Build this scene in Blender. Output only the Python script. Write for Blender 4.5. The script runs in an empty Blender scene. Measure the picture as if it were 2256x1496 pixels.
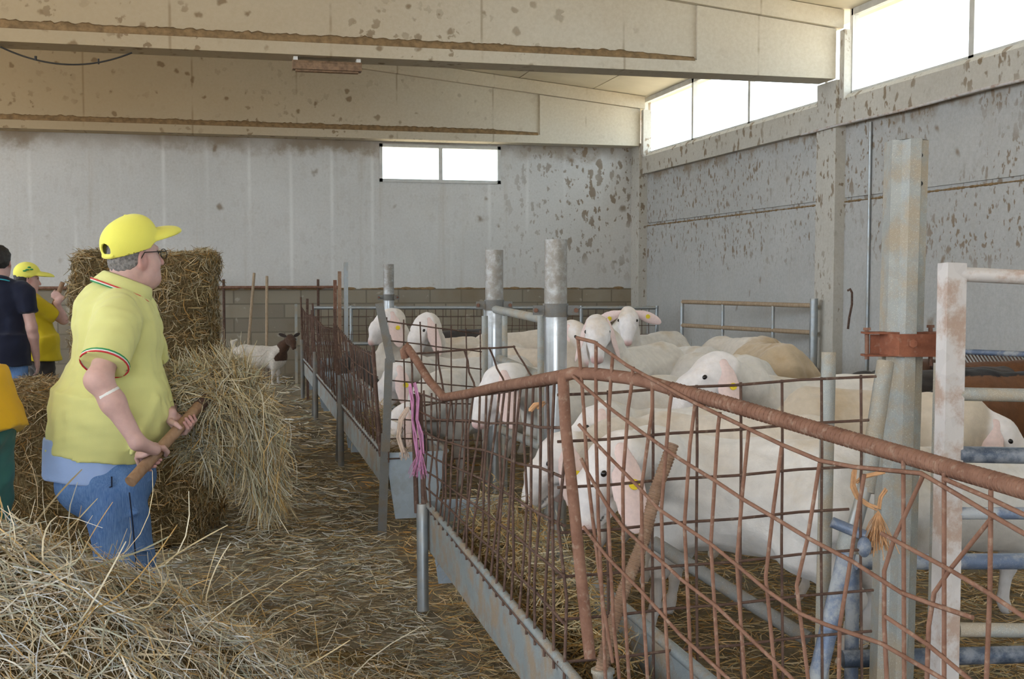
import bpy, math, random
import numpy as np
from mathutils import Vector, Matrix

random.seed(7)
RNG = np.random.default_rng(11)
SC = bpy.context.scene
COL = SC.collection
PI = math.pi

# ------------------------------------------------------------------ camera
CAMH = 1.5
FPX = 2514.0
YAW = math.radians(13.7)
PIT = math.atan(140.0 / FPX)
cam_d = bpy.data.cameras.new('camera')
cam = bpy.data.objects.new('camera', cam_d)
COL.objects.link(cam)
cam.location = (0, 0, CAMH)
cam.rotation_euler = (PI / 2 - PIT, 0, -YAW)
cam_d.sensor_width = 36.0
cam_d.lens = FPX / 2256.0 * 36.0
cam_d.clip_end = 200
SC.camera = cam

# ------------------------------------------------------------------ light and exposure
SC.view_settings.view_transform = 'Standard'
SC.view_settings.look = 'None'
SC.view_settings.gamma = 1.0
SC.view_settings.use_curve_mapping = False
SC.view_settings.exposure = 1.5

world = bpy.data.worlds.new('sky')
SC.world = world
world.use_nodes = True
wn = world.node_tree.nodes
wn['Background'].inputs[0].default_value = (0.80, 0.90, 1.0, 1)
wn['Background'].inputs[1].default_value = 2.6

sun_d = bpy.data.lights.new('sun', 'SUN')
sun_d.energy = 7.0
sun_d.color = (1.0, 0.93, 0.82)
sun_d.angle = math.radians(0.6)
sun = bpy.data.objects.new('sun', sun_d)
COL.objects.link(sun)
sun.location = (-30, -10, 30)
sun.rotation_euler = Vector((0.62, 0.25, -0.9)).to_track_quat('-Z', 'Y').to_euler()


def portal(loc, direction, sx, sy):
    """a light portal in an opening of the barn: it only guides the sky's light"""
    ld = bpy.data.lights.new('opening_portal', 'AREA')
    ld.shape = 'RECTANGLE'
    ld.size = sx
    ld.size_y = sy
    ld.cycles.is_portal = True
    o = bpy.data.objects.new('opening_portal', ld)
    COL.objects.link(o)
    o.location = loc
    o.rotation_euler = Vector(direction).to_track_quat('-Z', 'Z').to_euler()


portal((-2.5, -6.0, 2.0), (0, 1, 0), 7.0, 4.0)
portal((-9.45, 6.0, 4.2), (1, 0, 0), 24, 3.4)
portal((6.75, 6.0, 3.9), (-1, 0, 0), 24, 0.9)

# ------------------------------------------------------------------ pixel helpers (2256 x 1496 frame of the camera above)
_f = np.array((math.sin(YAW) * math.cos(PIT), math.cos(YAW) * math.cos(PIT), -math.sin(PIT)))
_r = np.array((math.cos(YAW), -math.sin(YAW), 0.0))
_u = np.cross(_r, _f)
_C = np.array((0, 0, CAMH))


def P(px, py, d):
    return _C + _f * d + _r * ((px - 1128.0) / FPX * d) - _u * ((py - 748.0) / FPX * d)


def PZ(px, d, z):
    k = ((z - CAMH) / d - _f[2]) / _u[2]
    return _C + _f * d + _r * ((px - 1128.0) / FPX * d) + _u * (k * d)


def proj(p):
    v = np.asarray(p) - _C
    d = v @ _f
    return 1128 + FPX * (v @ _r) / d, 748 - FPX * (v @ _u) / d, d


# ------------------------------------------------------------------ scene graph helpers
def link(name, me, parent=None, mat=None):
    o = bpy.data.objects.new(name, me)
    COL.objects.link(o)
    if parent is not None:
        o.parent = parent
    if mat is not None and me is not None and len(me.materials) == 0:
        for m in (mat if isinstance(mat, (list, tuple)) else [mat]):
            me.materials.append(m)
    return o


def tag(o, label, cat, group=None, kind=None):
    o['label'] = label
    o['category'] = cat
    if group:
        o['group'] = group
    if kind:
        o['kind'] = kind
    return o


def empty(name, loc=(0, 0, 0), rz=0.0):
    o = bpy.data.objects.new(name, None)
    COL.objects.link(o)
    o.location = loc
    o.rotation_euler = (0, 0, rz)
    o.empty_display_size = 0.1
    return o


def structure(o):
    o['kind'] = 'structure'
    return o


def mesh_np(name, V, F, smooth=True, mat_idx=None, attrs=None):
    """V (n,3) array, F (m,4) or (m,3) int array"""
    me = bpy.data.meshes.new(name)
    V = np.asarray(V, dtype=np.float32)
    F = np.asarray(F, dtype=np.int32)
    k = F.shape[1]
    me.vertices.add(len(V))
    me.vertices.foreach_set('co', V.ravel())
    me.loops.add(F.size)
    me.loops.foreach_set('vertex_index', F.ravel())
    me.polygons.add(len(F))
    me.polygons.foreach_set('loop_start', np.arange(0, F.size, k, dtype=np.int32))
    me.polygons.foreach_set('use_smooth', np.full(len(F), bool(smooth)))
    if mat_idx is not None:
        me.polygons.foreach_set('material_index', np.asarray(mat_idx, dtype=np.int32))
    if attrs:
        for an, av in attrs.items():
            a = me.color_attributes.new(an, 'FLOAT_COLOR', 'POINT')
            buf = np.ones((len(V), 4), dtype=np.float32)
            buf[:, :3] = av
            a.data.foreach_set('color', buf.ravel())
    me.update(calc_edges=True)
    me.validate()
    return me


class MB:
    """collects shapes; build() links them as one mesh object"""

    def __init__(self):
        self.v, self.f, self.s = [], [], []

    def _add(self, vs, fs, smooth):
        b = len(self.v)
        self.v.extend([tuple(map(float, p)) for p in vs])
        for f in fs:
            self.f.append(tuple(b + i for i in f))
            self.s.append(smooth)

    def box(self, c, size, rot=None):
        hx, hy, hz = size[0] / 2, size[1] / 2, size[2] / 2
        vs = []
        for x, y, z in ((-1, -1, -1), (1, -1, -1), (1, 1, -1), (-1, 1, -1), (-1, -1, 1), (1, -1, 1), (1, 1, 1), (-1, 1, 1)):
            p = Vector((x * hx, y * hy, z * hz))
            if rot is not None:
                p = rot @ p
            vs.append(p + Vector(c))
        self._add(vs, [(0, 3, 2, 1), (4, 5, 6, 7), (0, 1, 5, 4), (1, 2, 6, 5), (2, 3, 7, 6), (3, 0, 4, 7)], False)
        return self

    def box2(self, lo, hi):
        lo, hi = np.array(lo, float), np.array(hi, float)
        return self.box((lo + hi) / 2, hi - lo)

    def bar(self, a, b, w, h, up=(0, 0, 1)):
        a, b = Vector(a), Vector(b)
        x = (b - a).normalized()
        y = Vector(up).cross(x)
        if y.length < 1e-4:
            y = Vector((1, 0, 0)).cross(x)
        y.normalize()
        z = x.cross(y)
        R = Matrix((x, y, z)).transposed()
        return self.box((a + b) / 2, ((b - a).length, w, h), R)

    def tube(self, pts, r, n=8, cap=True, smooth=True):
        pts = [Vector(p) for p in pts]
        m = len(pts)
        rs = r if isinstance(r, (list, tuple, np.ndarray)) else [r] * m
        vs, fs = [], []
        prev = None
        for i, p in enumerate(pts):
            if i == 0:
                t = pts[1] - pts[0]
            elif i == m - 1:
                t = pts[-1] - pts[-2]
            else:
                t = (pts[i + 1] - pts[i]).normalized() + (pts[i] - pts[i - 1]).normalized()
            t.normalize()
            if prev is None:
                a = Vector((0, 0, 1)) if abs(t.z) < 0.9 else Vector((1, 0, 0))
                nx = (a - t * a.dot(t)).normalized()
            else:
                nx = prev - t * prev.dot(t)
                if nx.length < 1e-5:
                    nx = Vector((1, 0, 0))
                nx.normalize()
            prev = nx
            ny = t.cross(nx)
            for k in range(n):
                th = 2 * PI * k / n
                vs.append(p + (nx * math.cos(th) + ny * math.sin(th)) * rs[i])
        for i in range(m - 1):
            for k in range(n):
                k2 = (k + 1) % n
                fs.append((i * n + k, i * n + k2, (i + 1) * n + k2, (i + 1) * n + k))
        self._add(vs, fs, smooth)
        if cap:
            self._add(vs[:n], [tuple(range(n - 1, -1, -1))], False)
            self._add(vs[-n:], [tuple(range(n))], False)
        return self

    def torus(self, c, axis, R, r, n=20, m=6):
        ax = Vector(axis).normalized()
        a = Vector((0, 0, 1)) if abs(ax.z) < 0.9 else Vector((1, 0, 0))
        x = (a - ax * a.dot(ax)).normalized()
        y = ax.cross(x)
        vs, fs = [], []
        for i in range(n):
            th = 2 * PI * i / n
            dirv = x * math.cos(th) + y * math.sin(th)
            for k in range(m):
                ph = 2 * PI * k / m
                vs.append(Vector(c) + dirv * (R + r * math.cos(ph)) + ax * (r * math.sin(ph)))
        for i in range(n):
            for k in range(m):
                fs.append((i * m + k, ((i + 1) % n) * m + k, ((i + 1) % n) * m + (k + 1) % m, i * m + (k + 1) % m))
        self._add(vs, fs, True)
        return self

    def ball(self, c, r, n=12, m=8):
        rr = r if isinstance(r, (tuple, list)) else (r, r, r)
        vs, fs = [], []
        for j in range(m + 1):
            ph = PI * j / m
            for i in range(n):
                th = 2 * PI * i / n
                vs.append((c[0] + rr[0] * math.sin(ph) * math.cos(th), c[1] + rr[1] * math.sin(ph) * math.sin(th), c[2] + rr[2] * math.cos(ph)))
        for j in range(m):
            for i in range(n):
                i2 = (i + 1) % n
                fs.append((j * n + i, (j + 1) * n + i, (j + 1) * n + i2, j * n + i2))
        self._add(vs, fs, True)
        return self

    def prism(self, prof, a, b, up=(0, 0, 1), closed=True):
        """profile points (y, z) swept from a to b"""
        a, b = Vector(a), Vector(b)
        x = (b - a).normalized()
        y = Vector(up).cross(x)
        y.normalize()
        z = x.cross(y)
        n = len(prof)
        vs = [p0 + y * q[0] + z * q[1] for p0 in (a, b) for q in prof]
        fs = [(i, (i + 1) % n, n + (i + 1) % n, n + i) for i in range(n if closed else n - 1)]
        if closed:
            fs += [tuple(range(n - 1, -1, -1)), tuple(range(n, 2 * n))]
        self._add(vs, fs, False)
        return self

    def poly(self, vs, fs, smooth=False):
        self._add(vs, fs, smooth)
        return self

    def build(self, name, mat, parent=None, smooth=None):
        me = bpy.data.meshes.new(name)
        me.from_pydata(self.v, [], self.f)
        me.polygons.foreach_set('use_smooth', self.s if smooth is None else [smooth] * len(self.f))
        me.update()
        return link(name, me, parent, mat)


# ------------------------------------------------------------------ implicit surfaces -> one continuous mesh
def fcap(a, b, ra, rb, flat=None, reg=0, k=0.03, sub=False):
    return dict(t='cap', a=np.array(a, float), b=np.array(b, float), ra=ra, rb=rb, flat=flat, reg=reg, k=k, sub=sub)


def fcyl(a, b, ra, rb, flat=None, reg=0, k=0.01, sub=False):
    return dict(t='cyl', a=np.array(a, float), b=np.array(b, float), ra=ra, rb=rb, flat=flat, reg=reg, k=k, sub=sub)


def fell(c, r, axes=None, reg=0, k=0.03, sub=False):
    return dict(t='ell', c=np.array(c, float), r=np.array(r, float), ax=None if axes is None else np.array(axes, float), reg=reg, k=k, sub=sub)


def fpl(p, n, k=0.004):
    """keep only the side the normal points away from"""
    return dict(t='pl', p=np.array(p, float), n=np.array(n, float) / np.linalg.norm(n), reg=-1, k=k, sub=False)


def _evalp(q, X):
    if q['t'] == 'ell':
        v = X - q['c'].astype(np.float32)
        if q['ax'] is not None:
            v = v @ q['ax'].T.astype(np.float32)
        r = q['r'].astype(np.float32)
        k0 = np.sqrt(((v / r) ** 2).sum(-1))
        k1 = np.sqrt(((v / (r * r)) ** 2).sum(-1))
        return np.where(k0 < 1e-6, -r.min(), k0 * (k0 - 1) / np.maximum(k1, 1e-9))
    a, b = q['a'].astype(np.float32), q['b'].astype(np.float32)
    v = X - a
    ba = b - a
    if q['flat'] is not None:
        u, s = q['flat']
        u = np.array(u, np.float32)
        u /= np.linalg.norm(u)
        L = (v @ u)
        v = v + (1.0 / s - 1.0) * L[..., None] * u
        ba = ba + (1.0 / s - 1.0) * (ba @ u) * u
    bb = max(float(ba @ ba), 1e-9)
    t = (v @ ba) / bb
    tc = np.clip(t, 0, 1)
    if q['t'] == 'cap':
        w = v - tc[..., None] * ba
        return np.sqrt((w * w).sum(-1)) - (q['ra'] + (q['rb'] - q['ra']) * tc)
    w = v - t[..., None] * ba
    rad = np.sqrt((w * w).sum(-1)) - (q['ra'] + (q['rb'] - q['ra']) * tc)
    return np.maximum(rad, (np.abs(t - 0.5) - 0.5) * math.sqrt(bb))


def _bbox(q):
    if q['t'] == 'ell':
        m = q['r'].max()
        return q['c'] - m, q['c'] + m
    m = max(q['ra'], q['rb'])
    if q['flat'] is not None:
        m = m * max(1.0, q['flat'][1])
    return np.minimum(q['a'], q['b']) - m, np.maximum(q['a'], q['b']) + m


def sdf_mesh(name, prims, vox, noise=None, smooth_it=1, colors=None):
    solid = [q for q in prims if q['t'] != 'pl' and not q['sub']]
    lo = np.min([_bbox(q)[0] for q in solid], 0) - 3 * vox - 0.02
    hi = np.max([_bbox(q)[1] for q in solid], 0) + 3 * vox + 0.02
    n = np.ceil((hi - lo) / vox).astype(int) + 1
    xs = [(lo[i] + np.arange(n[i]) * vox).astype(np.float32) for i in range(3)]
    D = np.full(n, 9.0, np.float32)
    Rg = np.zeros(n, np.int16)
    Rb = np.full(n, 9.0, np.float32)
    for q in prims:
        if q['t'] == 'pl':
            g = (xs[0] - q['p'][0])[:, None, None] * q['n'][0] + (xs[1] - q['p'][1])[None, :, None] * q['n'][1] + (xs[2] - q['p'][2])[None, None, :] * q['n'][2]
            D = np.maximum(D, g.astype(np.float32))
            continue
        b0, b1 = _bbox(q)
        mg = q['k'] * 1.5 + 4 * vox
        i0 = np.clip(np.floor((b0 - mg - lo) / vox).astype(int), 0, n - 1)
        i1 = np.clip(np.ceil((b1 + mg - lo) / vox).astype(int) + 1, 1, n)
        sl = tuple(slice(i0[i], i1[i]) for i in range(3))
        G = np.stack(np.meshgrid(xs[0][sl[0]], xs[1][sl[1]], xs[2][sl[2]], indexing='ij'), -1)
        d = _evalp(q, G).astype(np.float32)
        cur = D[sl]
        k = max(q['k'], 1e-4)
        if q['sub']:
            h = np.clip(0.5 - 0.5 * (cur + d) / k, 0, 1)
            D[sl] = cur * (1 - h) - d * h + k * h * (1 - h)
        else:
            h = np.clip(0.5 + 0.5 * (cur - d) / k, 0, 1)
            D[sl] = cur * (1 - h) + d * h - k * h * (1 - h)
            m = d < Rb[sl]
            Rb[sl] = np.where(m, d, Rb[sl])
            Rg[sl] = np.where(m, q['reg'], Rg[sl])
    if noise is not None:
        amp, sc, seed = noise
        r = np.random.default_rng(seed)
        gx, gy, gz = np.meshgrid(*xs, indexing='ij')
        for o in range(7):
            kv = r.normal(size=3) * sc * (1.0 + 0.5 * o)
            D += (amp / (1 + 0.5 * o)) * np.sin(gx * kv[0] + gy * kv[1] + gz * kv[2] + r.uniform(0, 6.28)).astype(np.float32)
    V, F, cell = _nets(D, lo, vox)
    reg = Rg[cell[:, 0], cell[:, 1], cell[:, 2]]
    attrs = None
    if colors is not None:
        C = np.array(colors, np.float32)[reg]
        C = _vsmooth(C, F, len(V), 3)
        attrs = {'Col': C}
    for _ in range(smooth_it):
        V = _vsmooth(V, F, len(V), 1, 0.5)
    return mesh_np(name, V, F, True, None, attrs)


def _vsmooth(A, F, n, it, w=0.7):
    A = A.astype(np.float32)
    e = np.concatenate([F[:, [0, 1]], F[:, [1, 2]], F[:, [2, 3]], F[:, [3, 0]]])
    for _ in range(it):
        cnt = np.bincount(e[:, 0], minlength=n) + np.bincount(e[:, 1], minlength=n)
        S = np.zeros_like(A)
        for c in range(A.shape[1]):
            S[:, c] = np.bincount(e[:, 0], weights=A[e[:, 1], c], minlength=n) + np.bincount(e[:, 1], weights=A[e[:, 0], c], minlength=n)
        A = A * (1 - w) + w * S / np.maximum(cnt, 1)[:, None]
    return A


def _nets(D, lo, vox):
    n = np.array(D.shape)
    ins = D < 0
    c = np.zeros(n - 1, np.int8)
    for dx in (0, 1):
        for dy in (0, 1):
            for dz in (0, 1):
                c += ins[dx:n[0] - 1 + dx, dy:n[1] - 1 + dy, dz:n[2] - 1 + dz]
    act = (c > 0) & (c < 8)
    cell = np.argwhere(act)
    idx = np.full(n - 1, -1, np.int32)
    idx[act] = np.arange(len(cell))
    S = np.zeros((len(cell), 3))
    K = np.zeros(len(cell))
    corners = [(0, 0, 0), (1, 0, 0), (0, 1, 0), (1, 1, 0), (0, 0, 1), (1, 0, 1), (0, 1, 1), (1, 1, 1)]
    edges = [(0, 1), (2, 3), (4, 5), (6, 7), (0, 2), (1, 3), (4, 6), (5, 7), (0, 4), (1, 5), (2, 6), (3, 7)]
    vals = [D[cell[:, 0] + q[0], cell[:, 1] + q[1], cell[:, 2] + q[2]] for q in corners]
    for a, b in edges:
        va, vb = vals[a], vals[b]
        m = (va < 0) != (vb < 0)
        t = np.where(m, va / np.where(np.abs(va - vb) < 1e-9, 1, va - vb), 0)
        pa, pb = np.array(corners[a]), np.array(corners[b])
        S += np.where(m[:, None], pa + t[:, None] * (pb - pa), 0)
        K += m
    V = lo + (cell + S / K[:, None]) * vox
    Fs = []
    for ax in range(3):
        o1, o2 = [(1, 2), (2, 0), (0, 1)][ax]
        sl0 = [slice(1, n[i] - 1) for i in range(3)]
        sl1 = list(sl0)
        sl0[ax] = slice(0, n[ax] - 1)
        sl1[ax] = slice(1, n[ax])
        a, b = ins[tuple(sl0)], ins[tuple(sl1)]
        for flip, m in ((False, a & ~b), (True, ~a & b)):
            q = np.argwhere(m)
            if len(q) == 0:
                continue
            off = np.ones(3, int)
            off[ax] = 0
            q = q + off
            u1, u2 = np.zeros(3, int), np.zeros(3, int)
            u1[o1] = 1
            u2[o2] = 1
            c4 = [q - u1 - u2, q - u2, q, q - u1]
            f = np.stack([idx[w[:, 0], w[:, 1], w[:, 2]] for w in c4], 1)
            Fs.append(f[:, ::-1] if flip else f)
    return V, np.concatenate(Fs), cell
# ------------------------------------------------------------------ materials
class NT:
    def __init__(self, name):
        self.m = bpy.data.materials.new(name)
        self.m.use_nodes = True
        self.t = self.m.node_tree
        self.b = self.t.nodes['Principled BSDF']

    def n(self, ty, **kw):
        x = self.t.nodes.new(ty)
        for k, v in kw.items():
            setattr(x, k, v)
        return x

    def l(self, a, b):
        self.t.links.new(a, b)

    def coord(self, scale=(1, 1, 1), which='Object'):
        tc = self.n('ShaderNodeTexCoord')
        mp = self.n('ShaderNodeMapping')
        mp.inputs['Scale'].default_value = scale
        self.l(tc.outputs[which], mp.inputs['Vector'])
        return mp.outputs[0]

    def noise(self, vec, scale, detail=4, rough=0.55):
        x = self.n('ShaderNodeTexNoise')
        x.inputs['Scale'].default_value = scale
        x.inputs['Detail'].default_value = detail
        x.inputs['Roughness'].default_value = rough
        self.l(vec, x.inputs['Vector'])
        return x.outputs['Fac']

    def ramp(self, fac, stops):
        x = self.n('ShaderNodeValToRGB')
        e = x.color_ramp.elements
        while len(e) < len(stops):
            e.new(0.5)
        for i, (p, c) in enumerate(stops):
            e[i].position = p
            e[i].color = (c[0], c[1], c[2], 1) if isinstance(c, (tuple, list)) else (c, c, c, 1)
        self.l(fac, x.inputs[0])
        return x.outputs[0]

    def mix(self, fac, a, b, mode='MIX'):
        x = self.n('ShaderNodeMix', data_type='RGBA', blend_type=mode)
        for sock, v in ((x.inputs[0], fac), (x.inputs[6], a), (x.inputs[7], b)):
            if isinstance(v, (int, float)):
                sock.default_value = v
            elif isinstance(v, (tuple, list)):
                sock.default_value = (v[0], v[1], v[2], 1)
            else:
                self.l(v, sock)
        return x.outputs[2]

    def math(self, op, a, b=None, clamp=False):
        x = self.n('ShaderNodeMath', operation=op, use_clamp=clamp)
        for i, v in enumerate((a, b)):
            if v is None:
                continue
            if isinstance(v, (int, float)):
                x.inputs[i].default_value = v
            else:
                self.l(v, x.inputs[i])
        return x.outputs[0]

    def mrange(self, v, a, b, c=0.0, d=1.0):
        x = self.n('ShaderNodeMapRange')
        x.interpolation_type = 'SMOOTHSTEP'
        self.l(v, x.inputs[0])
        for i, q in enumerate((a, b, c, d)):
            x.inputs[1 + i].default_value = q
        return x.outputs[0]

    def sep(self, vec):
        x = self.n('ShaderNodeSeparateXYZ')
        self.l(vec, x.inputs[0])
        return x.outputs

    def bump(self, h, strength=0.3, dist=0.01):
        x = self.n('ShaderNodeBump')
        x.inputs['Strength'].default_value = strength
        x.inputs['Distance'].default_value = dist
        self.l(h, x.inputs['Height'])
        self.l(x.outputs[0], self.b.inputs['Normal'])

    def done(self, col, rough=0.8, metal=0.0, spec=None):
        if isinstance(col, (tuple, list)):
            self.b.inputs['Base Color'].default_value = (col[0], col[1], col[2], 1)
        else:
            self.l(col, self.b.inputs['Base Color'])
        for k, v in (('Roughness', rough), ('Metallic', metal)):
            if isinstance(v, (int, float)):
                self.b.inputs[k].default_value = v
            else:
                self.l(v, self.b.inputs[k])
        if spec is not None:
            self.b.inputs['Specular IOR Level'].default_value = spec
        return self.m

    def splats(self, scale, vec_scale, thr, soft=0.06, warp=0.25, wscale=3.0):
        """blotchy mud splashes: 1 inside a splash"""
        v = self.coord(vec_scale)
        tc = self.n('ShaderNodeTexNoise')
        tc.inputs['Scale'].default_value = wscale * scale * 0.6
        tc.inputs['Detail'].default_value = 3
        self.l(v, tc.inputs['Vector'])
        add = self.n('ShaderNodeVectorMath', operation='MULTIPLY_ADD')
        self.l(tc.outputs['Color'], add.inputs[0])
        add.inputs[1].default_value = (warp, warp, warp)
        self.l(v, add.inputs[2])
        vo = self.n('ShaderNodeTexVoronoi')
        vo.inputs['Scale'].default_value = scale
        self.l(add.outputs[0], vo.inputs['Vector'])
        # random size per cell
        sz = self.math('MULTIPLY', self.sep(vo.outputs['Color'])[0], thr)
        d = self.math('SUBTRACT', sz, vo.outputs['Distance'])
        return self.mrange(d, -soft, soft)


def simple(name, col, rough=0.7, metal=0.0, var=0.12, scale=12.0, bump=0.0, bscale=80.0, spec=None):
    t = NT(name)
    v = t.coord()
    nz = t.noise(v, scale)
    dark = tuple(c * (1 - var) for c in col)
    lite = tuple(min(1, c * (1 + var)) for c in col)
    c = t.ramp(nz, [(0.3, dark), (0.7, lite)])
    if bump:
        t.bump(t.noise(v, bscale, 3), bump, 0.01)
    return t.done(c, rough, metal, spec)


MUD = (0.20, 0.135, 0.075)


def wall_mat(name, base, alt, stripes=False, zlo=1.2, zhi=3.3, dense=1.0, grime=1.0):
    t = NT(name)
    v = t.coord()
    big = t.noise(v, 0.7, 5, 0.6)
    col = t.ramp(big, [(0.3, base), (0.7, alt)])
    fine = t.noise(v, 30, 4, 0.7)
    col = t.mix(0.10, col, t.ramp(fine, [(0.35, (0.35, 0.3, 0.24)), (0.65, (0.95, 0.93, 0.9))]))
    xyz = t.sep(v)
    if stripes:
        s = t.math('PINGPONG', t.math('ADD', xyz[0], 0.37), 0.31)
        st = t.mrange(s, 0.0, 0.045, 1.0, 0.0)
        mod = t.noise(t.coord((0.9, 0.9, 0.25)), 1.3, 3)
        st = t.math('MULTIPLY', st, t.mrange(mod, 0.42, 0.62))
        col = t.mix(t.math('MULTIPLY', st, 0.55), col, (0.82, 0.82, 0.80))
        # vertical runs of grime
        run = t.noise(t.coord((3.0, 3.0, 0.15)), 2.2, 4)
        col = t.mix(t.mrange(run, 0.55, 0.8, 0, 0.30), col, (0.36, 0.29, 0.20))
    else:
        run = t.noise(t.coord((2.0, 2.0, 0.22)), 2.2, 4)
        col = t.mix(t.mrange(run, 0.5, 0.8, 0, 0.28), col, (0.40, 0.36, 0.30))
    zone = t.math('MULTIPLY', t.mrange(xyz[2], zlo, zlo + 0.5), t.mrange(t.noise(v, 0.9, 3), 0.28, 0.56))
    if stripes:
        zone = t.math('MULTIPLY', zone, t.mrange(xyz[0], 3.6, 5.8, 0.10, 1.0))
    sp1 = t.splats(8.0, (1, 1, 0.55), 0.44 * dense, 0.05, 0.13)
    sp2 = t.splats(14.0, (1, 1, 0.6), 0.40 * dense, 0.06, 0.10)
    sp = t.math('MAXIMUM', sp1, sp2)
    col = t.mix(t.math('MULTIPLY', t.math('MULTIPLY', sp, zone), 0.8), col, MUD)
    sp3 = t.splats(2.2, (1, 1, 0.9), 0.13)
    col = t.mix(t.math('MULTIPLY', sp3, 0.75), col, MUD)
    gtop = t.mrange(t.math('ADD', xyz[2], t.math('MULTIPLY', t.math('SUBTRACT', t.noise(v, 3.2, 5, 0.7), 0.5), 0.55)), 3.30 if stripes else 2.98, 3.52 if stripes else 3.16)
    gtop = t.math('MULTIPLY', gtop, t.mrange(t.noise(v, 0.8, 3), 0.35, 0.6, 0.25 * grime, 0.75 * grime))
    col = t.mix(gtop, col, (0.24, 0.165, 0.09))
    t.bump(fine, 0.12, 0.01)
    return t.done(col, 0.85, 0, 0.2)


M = {}
M['wall_back'] = wall_mat('painted_panel_wall', (0.53, 0.525, 0.51), (0.62, 0.615, 0.60), True, 1.3, 3.6, 1.0)
M['wall_right'] = wall_mat('stained_concrete_wall', (0.37, 0.37, 0.36), (0.46, 0.46, 0.45), False, 1.35, 3.2, 1.12)


def beam_mat():
    t = NT('beam_concrete')
    v = t.coord()
    col = t.ramp(t.noise(v, 0.6, 5), [(0.3, (0.52, 0.455, 0.355)), (0.7, (0.60, 0.55, 0.45))])
    fine = t.noise(v, 26, 4, 0.7)
    col = t.mix(0.10, col, t.ramp(fine, [(0.35, (0.35, 0.27, 0.17)), (0.65, (0.9, 0.86, 0.78))]))
    xyz = t.sep(v)
    col = t.mix(t.mrange(xyz[0], -2.5, 4.6, 0.80, 0.0), col, (0.40, 0.305, 0.185))
    fade = t.mrange(xyz[0], 1.0, 5.2, 1.0, 0.12)
    sp = t.splats(4.5, (1, 1, 1.0), 0.22, 0.06, 0.12)
    sp2 = t.splats(9.0, (1, 1, 1.0), 0.42, 0.06, 0.12)
    z2 = t.mrange(t.noise(v, 1.1, 2), 0.45, 0.6)
    near = t.mrange(xyz[2], 3.75, 4.25, 1.0, 0.25)
    s = t.math('MAXIMUM', sp, t.math('MULTIPLY', t.math('MULTIPLY', sp2, z2), near))
    col = t.mix(t.math('MULTIPLY', t.math('MULTIPLY', s, fade), 0.8), col, MUD)
    seam = t.math('PINGPONG', t.math('ADD', xyz[0], 0.55), 0.75)
    sm = t.mrange(seam, 0.0, 0.022, 0.55, 0.0)
    col = t.mix(t.math('MULTIPLY', sm, t.mrange(t.noise(v, 2.2, 3), 0.4, 0.6)), col, (0.22, 0.15, 0.08))
    t.bump(fine, 0.12, 0.01)
    return t.done(col, 0.9, 0, 0.15)


M['beam'] = beam_mat()
M['dust'] = simple('caked_dust', (0.24, 0.155, 0.075), 0.95, 0, 0.3, 18, 0.5, 60)
M['roof'] = simple('roof_panel', (0.66, 0.59, 0.46), 0.85, 0, 0.10, 1.2, 0.05, 30)
M['pillar'] = wall_mat('pillar_concrete', (0.44, 0.415, 0.365), (0.54, 0.515, 0.46), False, 0.8, 4.0, 0.9, 0.0)


def block_mat():
    t = NT('concrete_block')
    br = t.n('ShaderNodeTexBrick')
    tc = t.n('ShaderNodeTexCoord')
    sp = t.sep(tc.outputs['Object'])
    cb = t.n('ShaderNodeCombineXYZ')
    t.l(sp[0], cb.inputs[0])
    t.l(sp[2], cb.inputs[1])
    t.l(cb.outputs[0], br.inputs['Vector'])
    br.inputs['Color1'].default_value = (0.25, 0.22, 0.175, 1)
    br.inputs['Color2'].default_value = (0.34, 0.30, 0.235, 1)
    br.inputs['Mortar'].default_value = (0.20, 0.175, 0.14, 1)
    br.inputs['Scale'].default_value = 1.0
    br.inputs['Mortar Size'].default_value = 0.012
    br.inputs['Brick Width'].default_value = 0.5
    br.inputs['Row Height'].default_value = 0.215
    v = t.coord()
    col = t.mix(t.mrange(t.noise(v, 1.2, 5), 0.4, 0.7, 0, 0.6), br.outputs['Color'], (0.22, 0.165, 0.10))
    sp2 = t.splats(5, (1, 1, 1), 0.2)
    col = t.mix(t.math('MULTIPLY', sp2, 0.5), col, (0.5, 0.45, 0.38))
    t.bump(t.math('SUBTRACT', t.noise(v, 40, 3), t.math('MULTIPLY', br.outputs['Fac'], 1.2)), 0.35, 0.01)
    return t.done(col, 0.95, 0, 0.1)


M['block'] = block_mat()


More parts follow.
